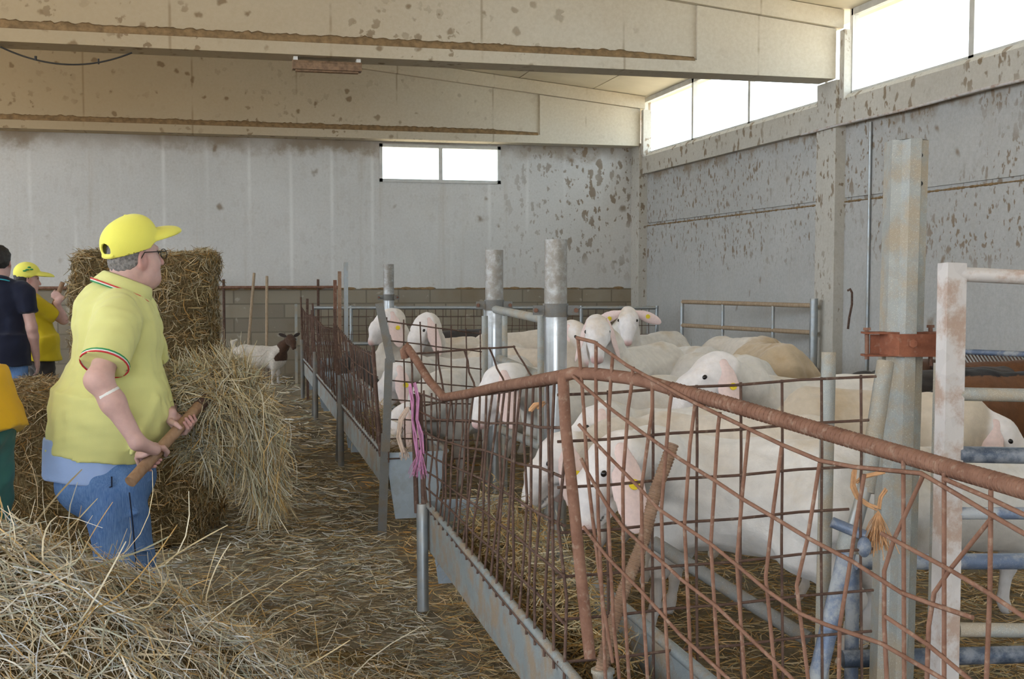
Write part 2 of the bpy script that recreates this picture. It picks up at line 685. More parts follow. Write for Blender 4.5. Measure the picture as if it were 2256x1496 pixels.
def galv(name, base=(0.38, 0.41, 0.43), dirt=0.35, metal=0.75, rough=0.42, tint=(0.42, 0.36, 0.27), top=None):
    t = NT(name)
    v = t.coord()
    vo = t.n('ShaderNodeTexVoronoi')
    vo.inputs['Scale'].default_value = 28
    t.l(v, vo.inputs['Vector'])
    sp = t.sep(vo.outputs['Color'])[0]
    col = t.ramp(sp, [(0.0, tuple(c * 0.94 for c in base)), (1.0, tuple(min(1, c * 1.05) for c in base))])
    d = t.mrange(t.noise(v, 7, 6, 0.7), 0.5 - 0.1 * dirt, 0.62, 0, min(1, dirt * 1.6))
    if top is not None:
        d = t.math('MAXIMUM', d, t.math('MULTIPLY', t.mrange(t.math('ADD', t.sep(v)[2], t.math('MULTIPLY', t.noise(v, 9, 4), 0.5)), top, top + 0.25), t.mrange(t.noise(v, 22, 5, 0.75), 0.30, 0.60, 0.55, 0.95)))
    col = t.mix(d, col, tint)
    spk = t.splats(55, (1, 1, 1), 0.25 * dirt + (0.1 if top is None else 0.0))
    col = t.mix(t.math('MULTIPLY', spk, min(1, dirt * 1.5)), col, (0.72, 0.68, 0.60))
    met = t.math('SUBTRACT', metal, t.math('MULTIPLY', d, metal * (0.9 if top is None else 0.5)), True)
    ro = t.math('ADD', rough, t.math('MULTIPLY', d, 0.35), True)
    if top is None:
        t.bump(t.noise(v, 60, 3), 0.08, 0.005)
    return t.done(col, ro, met)


M['galv'] = galv('galvanized_steel', dirt=0.25)
M['shiny'] = galv('bright_galvanized_pipe', (0.60, 0.63, 0.66), 0.04, 0.9, 0.30, (0.27, 0.245, 0.215), 1.40)
M['dirtygalv'] = galv('dusty_galvanized_steel', (0.33, 0.345, 0.335), 0.85, 0.3, 0.6, (0.36, 0.31, 0.24))
M['bluepipe'] = galv('worn_blue_painted_pipe', (0.14, 0.185, 0.28), 0.55, 0.2, 0.5, (0.42, 0.44, 0.46))
M['darkblue'] = galv('dark_blue_painted_pipe', (0.06, 0.085, 0.13), 0.45, 0.2, 0.45, (0.30, 0.32, 0.36))
M['whitepipe'] = galv('rust_stained_pale_steel', (0.58, 0.55, 0.54), 0.5, 0.15, 0.6, (0.38, 0.25, 0.18))
M['mudpipe'] = galv('mud_caked_steel', (0.17, 0.17, 0.165), 0.5, 0.05, 0.75, (0.20, 0.165, 0.125))
M['trough'] = galv('weathered_trough_sheet', (0.26, 0.30, 0.32), 0.75, 0.25, 0.6, (0.27, 0.215, 0.16))
M['trough_end'] = galv('pale_zinc_plate', (0.42, 0.50, 0.58), 0.25, 0.3, 0.55, (0.32, 0.33, 0.33))


def rust(name, a=(0.15, 0.072, 0.048), b=(0.27, 0.150, 0.105), dusty=0.3):
    t = NT(name)
    v = t.coord()
    col = t.ramp(t.noise(v, 14, 6, 0.7), [(0.3, a), (0.7, b)])
    col = t.mix(t.mrange(t.noise(v, 50, 3), 0.55, 0.7, 0, dusty), col, (0.45, 0.36, 0.28))
    t.bump(t.noise(v, 160, 3), 0.35, 0.004)
    return t.done(col, 0.85, 0.0, 0.2)


M['rust'] = rust('rusted_rebar')
M['rustdark'] = rust('dark_rusted_wire', (0.075, 0.045, 0.036), (0.15, 0.09, 0.068), 0.2)
M['rustplate'] = rust('rust_red_plate', (0.17, 0.06, 0.035), (0.30, 0.115, 0.065), 0.15)
M['ruststick'] = rust('dusty_rusted_bar', (0.22, 0.13, 0.085), (0.36, 0.24, 0.165), 0.4)


def attr_mat(name, rough=0.9, var=0.2, scale=9, bump=0.2, bscale=70, stain=None, sss=0.0, spec=0.2, fuzz=0.0):
    t = NT(name)
    a = t.n('ShaderNodeVertexColor')
    a.layer_name = 'Col'
    v = t.coord()
    col = a.outputs['Color']
    if stain is not None:
        col = t.mix(t.mrange(t.noise(v, 2.6, 5, 0.6), 0.48, 0.70, 0, 0.8), col, t.mix(0.85, col, stain, 'MULTIPLY'))
    if var:
        col = t.mix(1.0, col, t.ramp(t.noise(v, scale, 4), [(0.3, 1 - var), (0.7, 1.0)]), 'MULTIPLY')
    if bump:
        t.bump(t.noise(v, bscale, 4, 0.65), bump, 0.012)
    if sss:
        t.b.inputs['Subsurface Weight'].default_value = sss
        t.b.inputs['Subsurface Radius'].default_value = (0.02, 0.01, 0.006)
        t.b.inputs['Subsurface Scale'].default_value = 0.5
    if fuzz:
        t.b.inputs['Sheen Weight'].default_value = fuzz
    return t.done(col, rough, 0, spec)


M['wool'] = attr_mat('shorn_wool', 0.95, 0.14, 24, 0.28, 110, (0.80, 0.66, 0.46), 0.0, 0.1, 0.25)
M['goat'] = attr_mat('goat_hair', 0.85, 0.25, 30, 0.25, 120, None, 0.0, 0.2, 0.1)
M['skin'] = attr_mat('skin', 0.55, 0.10, 40, 0.08, 160, None, 0.12, 0.35)
M['straw'] = attr_mat('straw', 0.75, 0.0, 9, 0.0, 70, None, 0.0, 0.25)
M['eye'] = simple('dark_eye', (0.015, 0.012, 0.012), 0.15, 0, 0.1)
M['tag'] = simple('yellow_tag_plastic', (0.80, 0.62, 0.03), 0.4, 0, 0.06)
M['ear'] = simple('pink_ear', (0.80, 0.63, 0.60), 0.8, 0, 0.06, 20, 0.1, 90)
M['hoof'] = simple('hoof', (0.12, 0.09, 0.07), 0.6)


def cloth(name, col, var=0.10, weave=420, rough=0.9, bump=0.12):
    t = NT(name)
    v = t.coord()
    c = t.ramp(t.noise(v, 5, 4), [(0.3, tuple(x * (1 - var) for x in col)), (0.7, tuple(min(1, x * (1 + var)) for x in col))])
    w = t.math('ADD', t.noise(v, weave, 2), t.math('MULTIPLY', t.noise(v, 14, 3), 2.0))
    t.bump(w, bump, 0.01)
    t.b.inputs['Sheen Weight'].default_value = 0.15
    return t.done(c, rough, 0, 0.15)


M['yellow'] = cloth('yellow_cotton', (0.68, 0.68, 0.28), 0.04)
M['capyellow'] = cloth('bright_yellow_cloth', (0.86, 0.83, 0.16), 0.03)
M['amber'] = cloth('amber_yellow_cotton', (0.72, 0.42, 0.02), 0.06)
M['gold'] = cloth('mustard_yellow_cotton', (0.60, 0.46, 0.02), 0.06)
M['lightblue'] = cloth('light_blue_cotton', (0.36, 0.50, 0.84), 0.05)
M['navy'] = cloth('navy_cotton', (0.018, 0.022, 0.045), 0.15)
M['green'] = cloth('green_trousers', (0.05, 0.16, 0.14), 0.15)
M['dark'] = cloth('dark_trousers', (0.04, 0.035, 0.032), 0.15)


def denim():
    t = NT('blue_denim')
    v = t.coord()
    c = t.ramp(t.noise(t.coord((1, 1, 0.6)), 5, 5), [(0.25, (0.06, 0.15, 0.40)), (0.75, (0.16, 0.31, 0.62))])
    c = t.mix(0.25, c, t.ramp(t.noise(t.coord((1, 1, 0.1)), 260, 2), [(0.3, (0.03, 0.07, 0.2)), (0.7, (0.35, 0.48, 0.7))]))
    t.bump(t.math('ADD', t.noise(v, 300, 2), t.math('MULTIPLY', t.noise(t.coord((1, 1, 2.2)), 9, 3), 3)), 0.2, 0.012)
    return t.done(c, 0.9, 0, 0.1)


M['denim'] = denim()
M['greyhair'] = simple('grey_hair', (0.20, 0.19, 0.19), 0.7, 0, 0.5, 90, 0.5, 260)
M['blackhair'] = simple('black_hair', (0.016, 0.013, 0.012), 0.5, 0, 0.4, 90, 0.4, 260)
M['shoe'] = simple('brown_leather', (0.13, 0.075, 0.045), 0.6)
M['blackmetal'] = simple('black_metal', (0.02, 0.02, 0.02), 0.35, 0.3)
M['wood'] = None


def wood(name, a, b):
    t = NT(name)
    c = t.ramp(t.noise(t.coord((8, 8, 1.5)), 6, 5), [(0.3, a), (0.7, b)])
    t.bump(t.noise(t.coord((30, 30, 3)), 6, 3), 0.15, 0.005)
    return t.done(c, 0.6, 0, 0.3)


M['wood'] = wood('worn_wooden_handle', (0.26, 0.15, 0.085), (0.38, 0.24, 0.15))
M['palewood'] = wood('weathered_wood', (0.28, 0.20, 0.13), (0.42, 0.32, 0.22))
M['white'] = simple('white_enamel', (0.78, 0.78, 0.76), 0.5, 0, 0.05)
M['winframe'] = simple('window_frame_steel', (0.55, 0.55, 0.53), 0.6, 0.1, 0.12, 8)
M['lampbrown'] = simple('dusty_lamp_housing', (0.24, 0.15, 0.09), 0.8, 0, 0.35, 25, 0.3, 60)
M['red'] = simple('red_trim', (0.60, 0.03, 0.04), 0.8)
M['gtrim'] = simple('green_trim', (0.02, 0.28, 0.10), 0.8)
M['cyan'] = simple('cyan_trim', (0.05, 0.45, 0.62), 0.8)
M['rubber'] = simple('black_cable', (0.03, 0.027, 0.024), 0.7)
M['twine'] = simple('orange_twine', (0.62, 0.35, 0.18), 0.85, 0, 0.2, 40, 0.3, 200)
M['pinktwine'] = simple('pink_twine', (0.55, 0.24, 0.42), 0.85, 0, 0.2, 40, 0.3, 200)
M['paletwine'] = simple('pale_twine', (0.52, 0.40, 0.32), 0.9, 0, 0.2, 40, 0.3, 200)


def glass():
    m = bpy.data.materials.new('window_glass')
    m.use_nodes = True
    t = m.node_tree
    t.nodes.remove(t.nodes['Principled BSDF'])
    tr = t.nodes.new('ShaderNodeBsdfTransparent')
    tr.inputs[0].default_value = (0.94, 0.96, 0.95, 1)
    gl = t.nodes.new('ShaderNodeBsdfGlossy')
    gl.inputs['Roughness'].default_value = 0.05
    mx = t.nodes.new('ShaderNodeMixShader')
    mx.inputs[0].default_value = 0.06
    t.links.new(tr.outputs[0], mx.inputs[1])
    t.links.new(gl.outputs[0], mx.inputs[2])
    t.links.new(mx.outputs[0], t.nodes['Material Output'].inputs[0])
    return m


M['glass'] = glass()


def floor_mat():
    t = NT('trodden_straw_floor')
    v = t.coord()
    col = t.ramp(t.noise(v, 1.1, 6, 0.65), [(0.3, (0.16, 0.135, 0.10)), (0.7, (0.31, 0.26, 0.185))])
    st = t.noise(t.coord((1, 6, 1)), 22, 4, 0.7)
    st2 = t.noise(t.coord((6, 1, 1)), 22, 4, 0.7)
    s = t.math('MAXIMUM', st, st2)
    col = t.mix(t.mrange(s, 0.56, 0.72, 0, 0.7), col, (0.42, 0.35, 0.23))
    t.bump(s, 0.6, 0.03)
    return t.done(col, 0.95, 0, 0.1)


M['floor'] = floor_mat()
M['yard'] = simple('sandy_yard', (0.55, 0.45, 0.32), 0.95, 0, 0.12, 2)
M['haycore'] = None


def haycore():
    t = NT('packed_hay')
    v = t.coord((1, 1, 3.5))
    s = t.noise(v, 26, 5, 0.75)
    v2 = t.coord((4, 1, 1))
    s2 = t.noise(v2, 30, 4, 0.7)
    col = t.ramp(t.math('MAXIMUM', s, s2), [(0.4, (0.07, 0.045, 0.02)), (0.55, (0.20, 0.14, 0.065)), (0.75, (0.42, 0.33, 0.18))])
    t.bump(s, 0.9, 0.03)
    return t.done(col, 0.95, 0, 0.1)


M['haycore'] = haycore()
# ------------------------------------------------------------------ the barn
YB, XR = 17.8, 6.48


def zroof(x):
    return 4.36 + 0.10 * (6.5 - x)


# floor with a slightly raised, trodden litter in the pen
def floor_h(x, y):
    h = 0.02 * np.sin(1.7 * x + 0.6) * np.sin(1.3 * y) + 0.012 * np.sin(5.1 * x + 2.3 * y) + 0.01 * np.sin(3.3 * y - 7.1 * x)
    return h + 0.055 / (1 + np.exp(-(x - 1.55) / 0.12))


def build_floor():
    xs = np.concatenate([np.arange(-12, -3, 0.6), np.arange(-3, 7, 0.08)])
    ys = np.concatenate([np.arange(-6, 1, 0.6), np.arange(1, 18.2, 0.08)])
    Xg, Yg = np.meshgrid(xs, ys, indexing='ij')
    Z = floor_h(Xg, Yg)
    V = np.stack([Xg, Yg, Z], -1).reshape(-1, 3)
    n, m = Xg.shape
    i = np.arange(n - 1)[:, None] * m + np.arange(m - 1)[None, :]
    F = np.stack([i, i + m, i + m + 1, i + 1], -1).reshape(-1, 4)
    o = link('floor', mesh_np('floor', V, F), None, M['floor'])
    structure(o)
    yb = MB().poly([(-60, -45, -0.1), (30, -45, -0.1), (30, 40, -0.1), (-60, 40, -0.1)], [(0, 1, 2, 3)])
    structure(yb.build('ground_outside', M['yard']))


build_floor()

# back wall with the window opening
w = MB()
wx0, wx1, wz0, wz1 = 2.22, 4.15, 2.96, 3.55
zt = 6.2
w.box2((-12, YB, 1.2), (wx0, YB + 0.16, zt)).box2((wx1, YB, 1.2), (XR + 0.2, YB + 0.16, zt))
w.box2((wx0, YB, 1.2), (wx1, YB + 0.16, wz0)).box2((wx0, YB, wz1), (wx1, YB + 0.16, zt))
structure(w.build('wall_back', M['wall_back']))
b = MB().box2((-12, YB - 0.05, -0.1), (XR, YB + 0.16, 1.30))
bw = structure(b.build('wall_back_base', M['block']))
dl = MB()
for i in range(90):
    x = -5 + i * 0.125
    if random.random() < 0.75:
        dl.ball((x, YB - 0.03, 1.30), (0.10, 0.03, random.uniform(0.008, 0.03)), 8, 5)
dl.build('dust_ledge', M['dust'], bw)

wn1 = MB()
fr = 0.05
for lo, hi in (((wx0, YB - 0.02, wz0), (wx1, YB + 0.06, wz0 + fr)), ((wx0, YB - 0.02, wz1 - fr), (wx1, YB + 0.06, wz1)),
               ((wx0, YB - 0.02, wz0), (wx0 + fr, YB + 0.06, wz1)), ((wx1 - fr, YB - 0.02, wz0), (wx1, YB + 0.06, wz1)),
               (((wx0 + wx1) / 2 - 0.03, YB - 0.01, wz0), ((wx0 + wx1) / 2 + 0.03, YB + 0.06, wz1))):
    wn1.box2(lo, hi)
win1 = structure(wn1.build('window_1', M['winframe']))
for a, c in ((wx0 + fr, (wx0 + wx1) / 2 - 0.03), ((wx0 + wx1) / 2 + 0.03, wx1 - fr)):
    MB().box2((a, YB + 0.02, wz0 + fr), (c, YB + 0.026, wz1 - fr)).build('pane', M['glass'], win1)

# right wall: panels with a groove, the sill beam and the strip windows
wr = MB()
Y0 = -6.0
wr.box2((XR, Y0, -0.1), (XR + 0.2, YB + 0.2, 2.30))
wr.box2((XR + 0.025, Y0, 2.30), (XR + 0.2, YB + 0.2, 2.35))
wr.box2((XR, Y0, 2.35), (XR + 0.2, YB + 0.2, 3.45))
structure(wr.build('wall_right', M['wall_right']))
MBd = MB()
for i in range(170):
    y = 6.5 + i * 0.066
    MBd.ball((XR + 0.006, y, 2.305), (0.022, 0.05, random.uniform(0.006, 0.016)), 6, 4)
structure(MBd.build('trim_1', M['dust']))
sb = MB().prism([(0.0, 3.13), (0.0, 3.40), (-0.05, 3.45), (-0.2, 3.45), (-0.2, 3.13)], (XR - 0.09, Y0, 0), (XR - 0.09, YB, 0))
structure(sb.build('wall_right_sill', M['pillar']))
mull = [(17.62, 0.09), (15.57, 0.06), (13.70, 0.06), (11.72, 0.06)]
mull2 = [(11.2, 0.06), (9.13, 0.075), (7.1, 0.06), (5.05, 0.06), (3.0, 0.06), (0.9, 0.06), (-1.2, 0.06), (-3.3, 0.06), (-5.6, 0.06)]
for nm, ms in (('window_2', mull), ('window_3', mull2)):
    f = MB()
    ya, yb_ = ms[-1][0], ms[0][0]
    f.box2((XR + 0.0, ya, 3.45), (XR + 0.07, yb_, 3.485))
    f.box2((XR + 0.0, ya, 4.29), (XR + 0.07, yb_, 4.36))
    for y, t_ in ms:
        f.box2((XR, y - t_ / 2, 3.45), (XR + 0.07, y + t_ / 2, 4.36))
    wo = structure(f.build(nm, M['winframe']))
    for k in range(len(ms) - 1):
        MB().box2((XR + 0.03, ms[k + 1][0] + 0.03, 3.485), (XR + 0.036, ms[k][0] - 0.03, 4.29)).build('pane', M['glass'], wo)
br_ = MB().tube([(XR + 0.25, 8.55, 3.3), (XR + 0.25, 8.95, 4.5)], 0.012, 6).tube([(XR + 0.25, 14.9, 4.0), (XR + 0.25, 15.5, 4.6)], 0.012, 6)

# ceiling: sloping roof panels with joints along the depth of the barn
c = MB()
x = 6.75
pw = 1.2
while x > -10:
    x0 = x - pw + 0.02
    vs = []
    for yy in (Y0 - 0.3, YB + 0.2):
        for xx, dz in ((x0, 0), (x, 0), (x, 0.12), (x0, 0.12)):
            vs.append((xx, yy, zroof(xx) + dz))
    c.poly(vs, [(0, 1, 5, 4), (1, 2, 6, 5), (2, 3, 7, 6), (3, 0, 4, 7), (0, 3, 2, 1), (4, 5, 6, 7)])
    vs = [(q[0], q[1], q[2] + 0.05) for q in [(x0 - 0.02, Y0, zroof(x0)), (x0, Y0, zroof(x0)), (x0, YB, zroof(x0)), (x0 - 0.02, YB, zroof(x0))]]
    c.poly(vs, [(0, 1, 2, 3)])
    x -= pw
structure(c.build('ceiling', M['roof']))


# precast beams
def slab(mb, pts, y0, y1):
    n = len(pts)
    vs = [(p[0], y0, p[1]) for p in pts] + [(p[0], y1, p[1]) for p in pts]
    fs = [tuple(range(n)), tuple(range(2 * n - 1, n - 1, -1))] + [((i + 1) % n, i, n + i, n + (i + 1) % n) for i in range(n)]
    mb.poly(vs, fs)


def beam(name, yf, th, zb, xe):
    mb = MB()
    xl, xr = -10.0, 6.36
    mb.box2((xl, yf, zb), (xr, yf + th, zb + 0.13))
    slab(mb, [(xl, zb + 0.13), (xe, zb + 0.13), (xe, zroof(xe) - 0.2), (xl, zroof(xl) - 0.2)], yf + 0.035, yf + th - 0.035)
    slab(mb, [(xe, zb + 0.13), (xr, zb + 0.13), (xr, zroof(xr) - 0.21), (xe, zroof(xe) - 0.21)], yf, yf + th)
    slab(mb, [(xl, zroof(xl) - 0.21), (xr + 0.06, zroof(xr) - 0.21), (xr + 0.06, zroof(xr) - 0.015), (xl, zroof(xl) - 0.015)], yf - 0.05, yf + th + 0.05)
    o = structure(mb.build(name, M['beam']))
    # dust caked along the ledge of the bottom flange
    r = np.random.default_rng(int(yf * 10))
    xs = np.arange(xl, xe - 0.02, 0.03)
    n = len(xs)
    taper = np.clip((xe - xs) / 0.9, 0.06, 1)
    top = 0.035 + 0.028 * taper + 0.016 * np.abs(np.convolve(r.normal(size=n), np.ones(3) / 3, 'same')) * taper
    V = []
    for i in range(n):
        zz = zb + 0.125
        V += [(xs[i], yf - 0.001, zz + 0.012), (xs[i], yf + 0.022, zz + top[i] * 0.8), (xs[i], yf + 0.038, zz + top[i] + 0.01), (xs[i], yf + 0.038, zz - 0.01), (xs[i], yf - 0.001, zz - 0.005)]
    F = []
    for i in range(n - 1):
        for k in range(5):
            F.append((i * 5 + k, i * 5 + (k + 1) % 5, (i + 1) * 5 + (k + 1) % 5, (i + 1) * 5 + k))
    link('dust_ledge', mesh_np('dust_ledge', V, np.array(F)[:, ::-1], True), o, M['dust'])
    return o


beam('ceiling_beam', 11.30, 0.36, 3.63, 4.75)
beam('ceiling_beam', 17.42, 0.36, 3.58, 4.70)

# pillars
def pillar(y0, y1, xin):
    p = MB().box2((xin, y0, -0.1), (XR + 0.05, y1, 3.62)).box2((xin + 0.03, y0 - 0.1, 3.4), (XR + 0.02, y0 - 0.002, 4.14))
    p.box2((xin + 0.07, y1, 0), (XR + 0.01, y1 + 0.12, 3.62))
    structure(p.build('pillar', M['pillar']))


pillar(11.28, 11.70, 6.36)
pillar(17.40, 17.79, 6.34)

# unseen walls added to shape the daylight: high open strip left, wide doorway front
lw = MB().box2((-9.7, Y0, -0.1), (-9.5, YB, 2.4))
for y in (Y0 + 0.2, -0.5, 5.3, 11.5, YB - 0.2):
    lw.box2((-9.7, y - 0.2, 2.4), (-9.5, y + 0.2, 6.0))
structure(lw.build('wall_left_added', M['wall_right']))
fw = MB().box2((-9.7, Y0 - 0.2, -0.1), (-6.0, Y0, 6.1)).box2((1.0, Y0 - 0.2, -0.1), (XR + 0.2, Y0, 6.0)).box2((-6.0, Y0 - 0.2, 4.0), (1.0, Y0, 6.0))
structure(fw.build('wall_front_added', M['wall_right']))

# things fixed to walls and beams
def lamp(x0, x1, y, z, label):
    L = MB().prism([(-0.055, 0), (0.055, 0), (0.075, -0.03), (0.06, -0.085), (-0.06, -0.085), (-0.075, -0.03)], (x0, y, z), (x1, y, z))
    o = L.build('fluorescent_lamp', M['lampbrown'])
    tag(o, label, 'lamp', 'lamps under the beam')
    for xb in (x0 + 0.01, x1 - 0.05):
        MB().box2((xb, y - 0.06, z), (xb + 0.04, y + 0.06, z + 0.035)).build('bracket', M['white'], o)
    for yy in (y - 0.02, y + 0.025):
        MB().tube([(x0 + 0.03, yy, z - 0.092), (x1 - 0.03, yy, z - 0.092)], 0.012, 8).build('tube', M['lampbrown'], o)


lamp(0.585, 1.255, 11.45, 3.597, 'dusty brown fluorescent lamp hanging under the near roof beam')
lamp(-2.75, -2.08, 11.45, 3.597, 'grey lamp end cut by the left edge, under the beam')
pts = []
for i in range(25):
    t_ = i / 24
    pts.append((-2.05 + 1.15 * t_, 11.42, 3.60 - 0.135 * (1 - (2 * t_ - 1) ** 2)))
cb = MB().tube(pts, 0.008, 6)
cb.tube([(-1.75, 11.42, 3.53), (-1.75, 11.42, 3.49)], 0.012, 6).tube([(-1.2, 11.42, 3.53), (-1.2, 11.42, 3.48)], 0.008, 6)
tag(cb.build('hanging_cable', M['rubber']), 'thin dark cable sagging below the near roof beam', 'cable')

cp = MB()
pts = [(XR - 0.10, y, 3.125 + 0.006 * math.sin(3 * y)) for y in np.arange(4.0, 11.1, 0.4)]
pts += [(6.335, 11.25, 3.12), (6.335, 11.75, 3.115), (XR - 0.10, 12.1, 3.125)]
cp.tube(pts, 0.014, 8)
tag(cp.build('conduit_pipe', M['whitepipe']), 'pale pipe running under the sill band across the pillar', 'pipe')
zc = proj((0, 0, 0))
cd = MB()
cy = 10.75
cd.tube([(XR - 0.02, cy, 0.35), (XR - 0.02, cy, 3.1)], 0.016, 8)
tag(cd.build('vertical_conduit', M['galv']), 'thin grey upright conduit on the right wall beside the pillar', 'pipe')
for z in (2.15, 2.85):
    pass
hk = MB().tube([P(1868, 640, 11.98), P(1873, 637, 11.95), P(1877, 645, 11.93), P(1877, 670, 11.95), P(1871, 700, 11.97), P(1868, 725, 11.98)], 0.012, 8)
tag(hk.build('wall_hook', M['rustdark']), 'dark bent iron hook hanging on the upright wall conduit', 'hook')
# ------------------------------------------------------------------ hay and straw
PAL = np.array([(0.58, 0.48, 0.29), (0.40, 0.39, 0.27), (0.27, 0.19, 0.105), (0.69, 0.62, 0.46), (0.52, 0.34, 0.13), (0.36, 0.28, 0.165), (0.62, 0.61, 0.53)])


def strand_arrays(p0, dirs, L, W, curve=0.35, grav=0.0, seg=4, pal=None, seed=1, weights=None):
    r = np.random.default_rng(seed)
    n = len(p0)
    d = dirs / np.maximum(np.linalg.norm(dirs, axis=1, keepdims=True), 1e-6)
    bend = r.normal(size=(n, 3))
    bend -= d * (bend * d).sum(1, keepdims=True)
    bend /= np.maximum(np.linalg.norm(bend, axis=1, keepdims=True), 1e-6)
    side = np.cross(d, bend)
    rot = r.uniform(0, PI, n)[:, None]
    wv = side * np.cos(rot) + bend * np.sin(rot)
    cv = (r.uniform(0, 1, n) ** 1.5 * curve)[:, None]
    t = np.linspace(0, 1, seg + 1)
    V = np.empty((n, seg + 1, 2, 3), np.float32)
    kink = r.uniform(0.3, 0.7, n)[:, None]
    for i, ti in enumerate(t):
        c = p0 + d * L[:, None] * (ti - 0.5) + bend * L[:, None] * cv * ((ti - 0.5) ** 2 * 2 + np.maximum(0, ti - kink) * 0.5)
        c[:, 2] -= grav * L * ti * ti
        w = W[:, None] * (1.0 if 0 < i < seg else 0.6)
        V[:, i, 0] = c - wv * w / 2
        V[:, i, 1] = c + wv * w / 2
    base = np.arange(n)[:, None] * (2 * (seg + 1))
    F = []
    for i in range(seg):
        F.append(np.stack([base[:, 0] + 2 * i, base[:, 0] + 2 * i + 1, base[:, 0] + 2 * i + 3, base[:, 0] + 2 * i + 2], 1))
    F = np.concatenate(F)
    pal = PAL if pal is None else pal
    c = pal[r.choice(len(pal), n, p=weights)] * r.uniform(0.75, 1.15, n)[:, None]
    C = np.repeat(c, 2 * (seg + 1), 0)
    return V.reshape(-1, 3), F, C


def join_arrays(parts):
    V, F, C, Mi = [], [], [], []
    b = 0
    for v, f, c, m in parts:
        V.append(v)
        F.append(f + b)
        C.append(c)
        Mi.append(np.full(len(f), m))
        b += len(v)
    return np.concatenate(V), np.concatenate(F), np.concatenate(C), np.concatenate(Mi)


def hay_object(name, parts, mats, parent=None):
    V, F, C, Mi = join_arrays(parts)
    return link(name, mesh_np(name, V, F, True, Mi, {'Col': C}), parent, mats)


def to_uw(u, w):
    """camera-aligned ground axes to room coordinates"""
    return u * _r[0] + w * math.sin(YAW), u * _r[1] + w * math.cos(YAW)


def litter(name, n, dmin, dmax, pxa, pxb, xlim, seed, label, zoff=0.006, lw=(0.05, 0.16), pal=None):
    r = np.random.default_rng(seed)
    inv = r.uniform(1 / dmax, 1 / dmin, n)
    d = 1 / inv
    px = r.uniform(pxa, pxb, n)
    u = (px - 1128) / FPX * d
    x, y = to_uw(u, d)
    ok = (x > xlim[0]) & (x < xlim[1]) & (y < 17.6)
    x, y, d = x[ok], y[ok], d[ok]
    n = len(x)
    clump = np.sin(3.1 * x + 1.3 * np.sin(2 * y)) * np.sin(2.3 * y + 0.7)
    clump = 0.5 * clump + 0.5 * np.sin(7.3 * x + 2 * np.sin(5 * y)) * np.sin(6.1 * y + 2.2)
    keep = r.uniform(0, 1, n) < 0.72 + 0.28 * clump
    x, y, d = x[keep], y[keep], d[keep]
    n = len(x)
    z = floor_h(x, y) + zoff + np.abs(r.normal(size=n)) * 0.012
    a = r.uniform(0, 2 * PI, n)
    D = np.stack([np.cos(a), np.sin(a), r.normal(size=n) * 0.12], 1)
    L = r.uniform(*lw, n) * np.clip(d / 5, 0.8, 2.0)
    W = r.uniform(0.002, 0.0045, n) * np.clip(d / 4.5, 0.9, 3.0)
    v, f, c = strand_arrays(np.stack([x, y, z], 1), D, L, W, 0.3, 0, 3, pal, seed)
    o = hay_object(name, [(v, f, c, 0)], M['straw'])
    tag(o, label, 'straw', None, 'stuff')
    return o


DIM = PAL * np.array((0.98, 1.0, 1.08))
litter('loose_straw', 100000, 2.6, 18.0, -500, 1300, (-7, 0.82), 3, 'trampled straw scattered over the aisle floor', 0.004, (0.04, 0.13), DIM)
litter('pen_straw', 52000, 2.6, 14.0, 560, 2400, (0.86, 6.15), 4, 'golden straw bedding on the floor of the sheep pen', 0.004, (0.05, 0.14), PAL * np.array((1.05, 0.88, 0.66)))


def grid_faces(n, m, wrap=False):
    i = np.arange(n - 1)[:, None] * m + np.arange(m - 1)[None, :]
    return np.stack([i, i + m, i + m + 1, i + 1], -1).reshape(-1, 4)


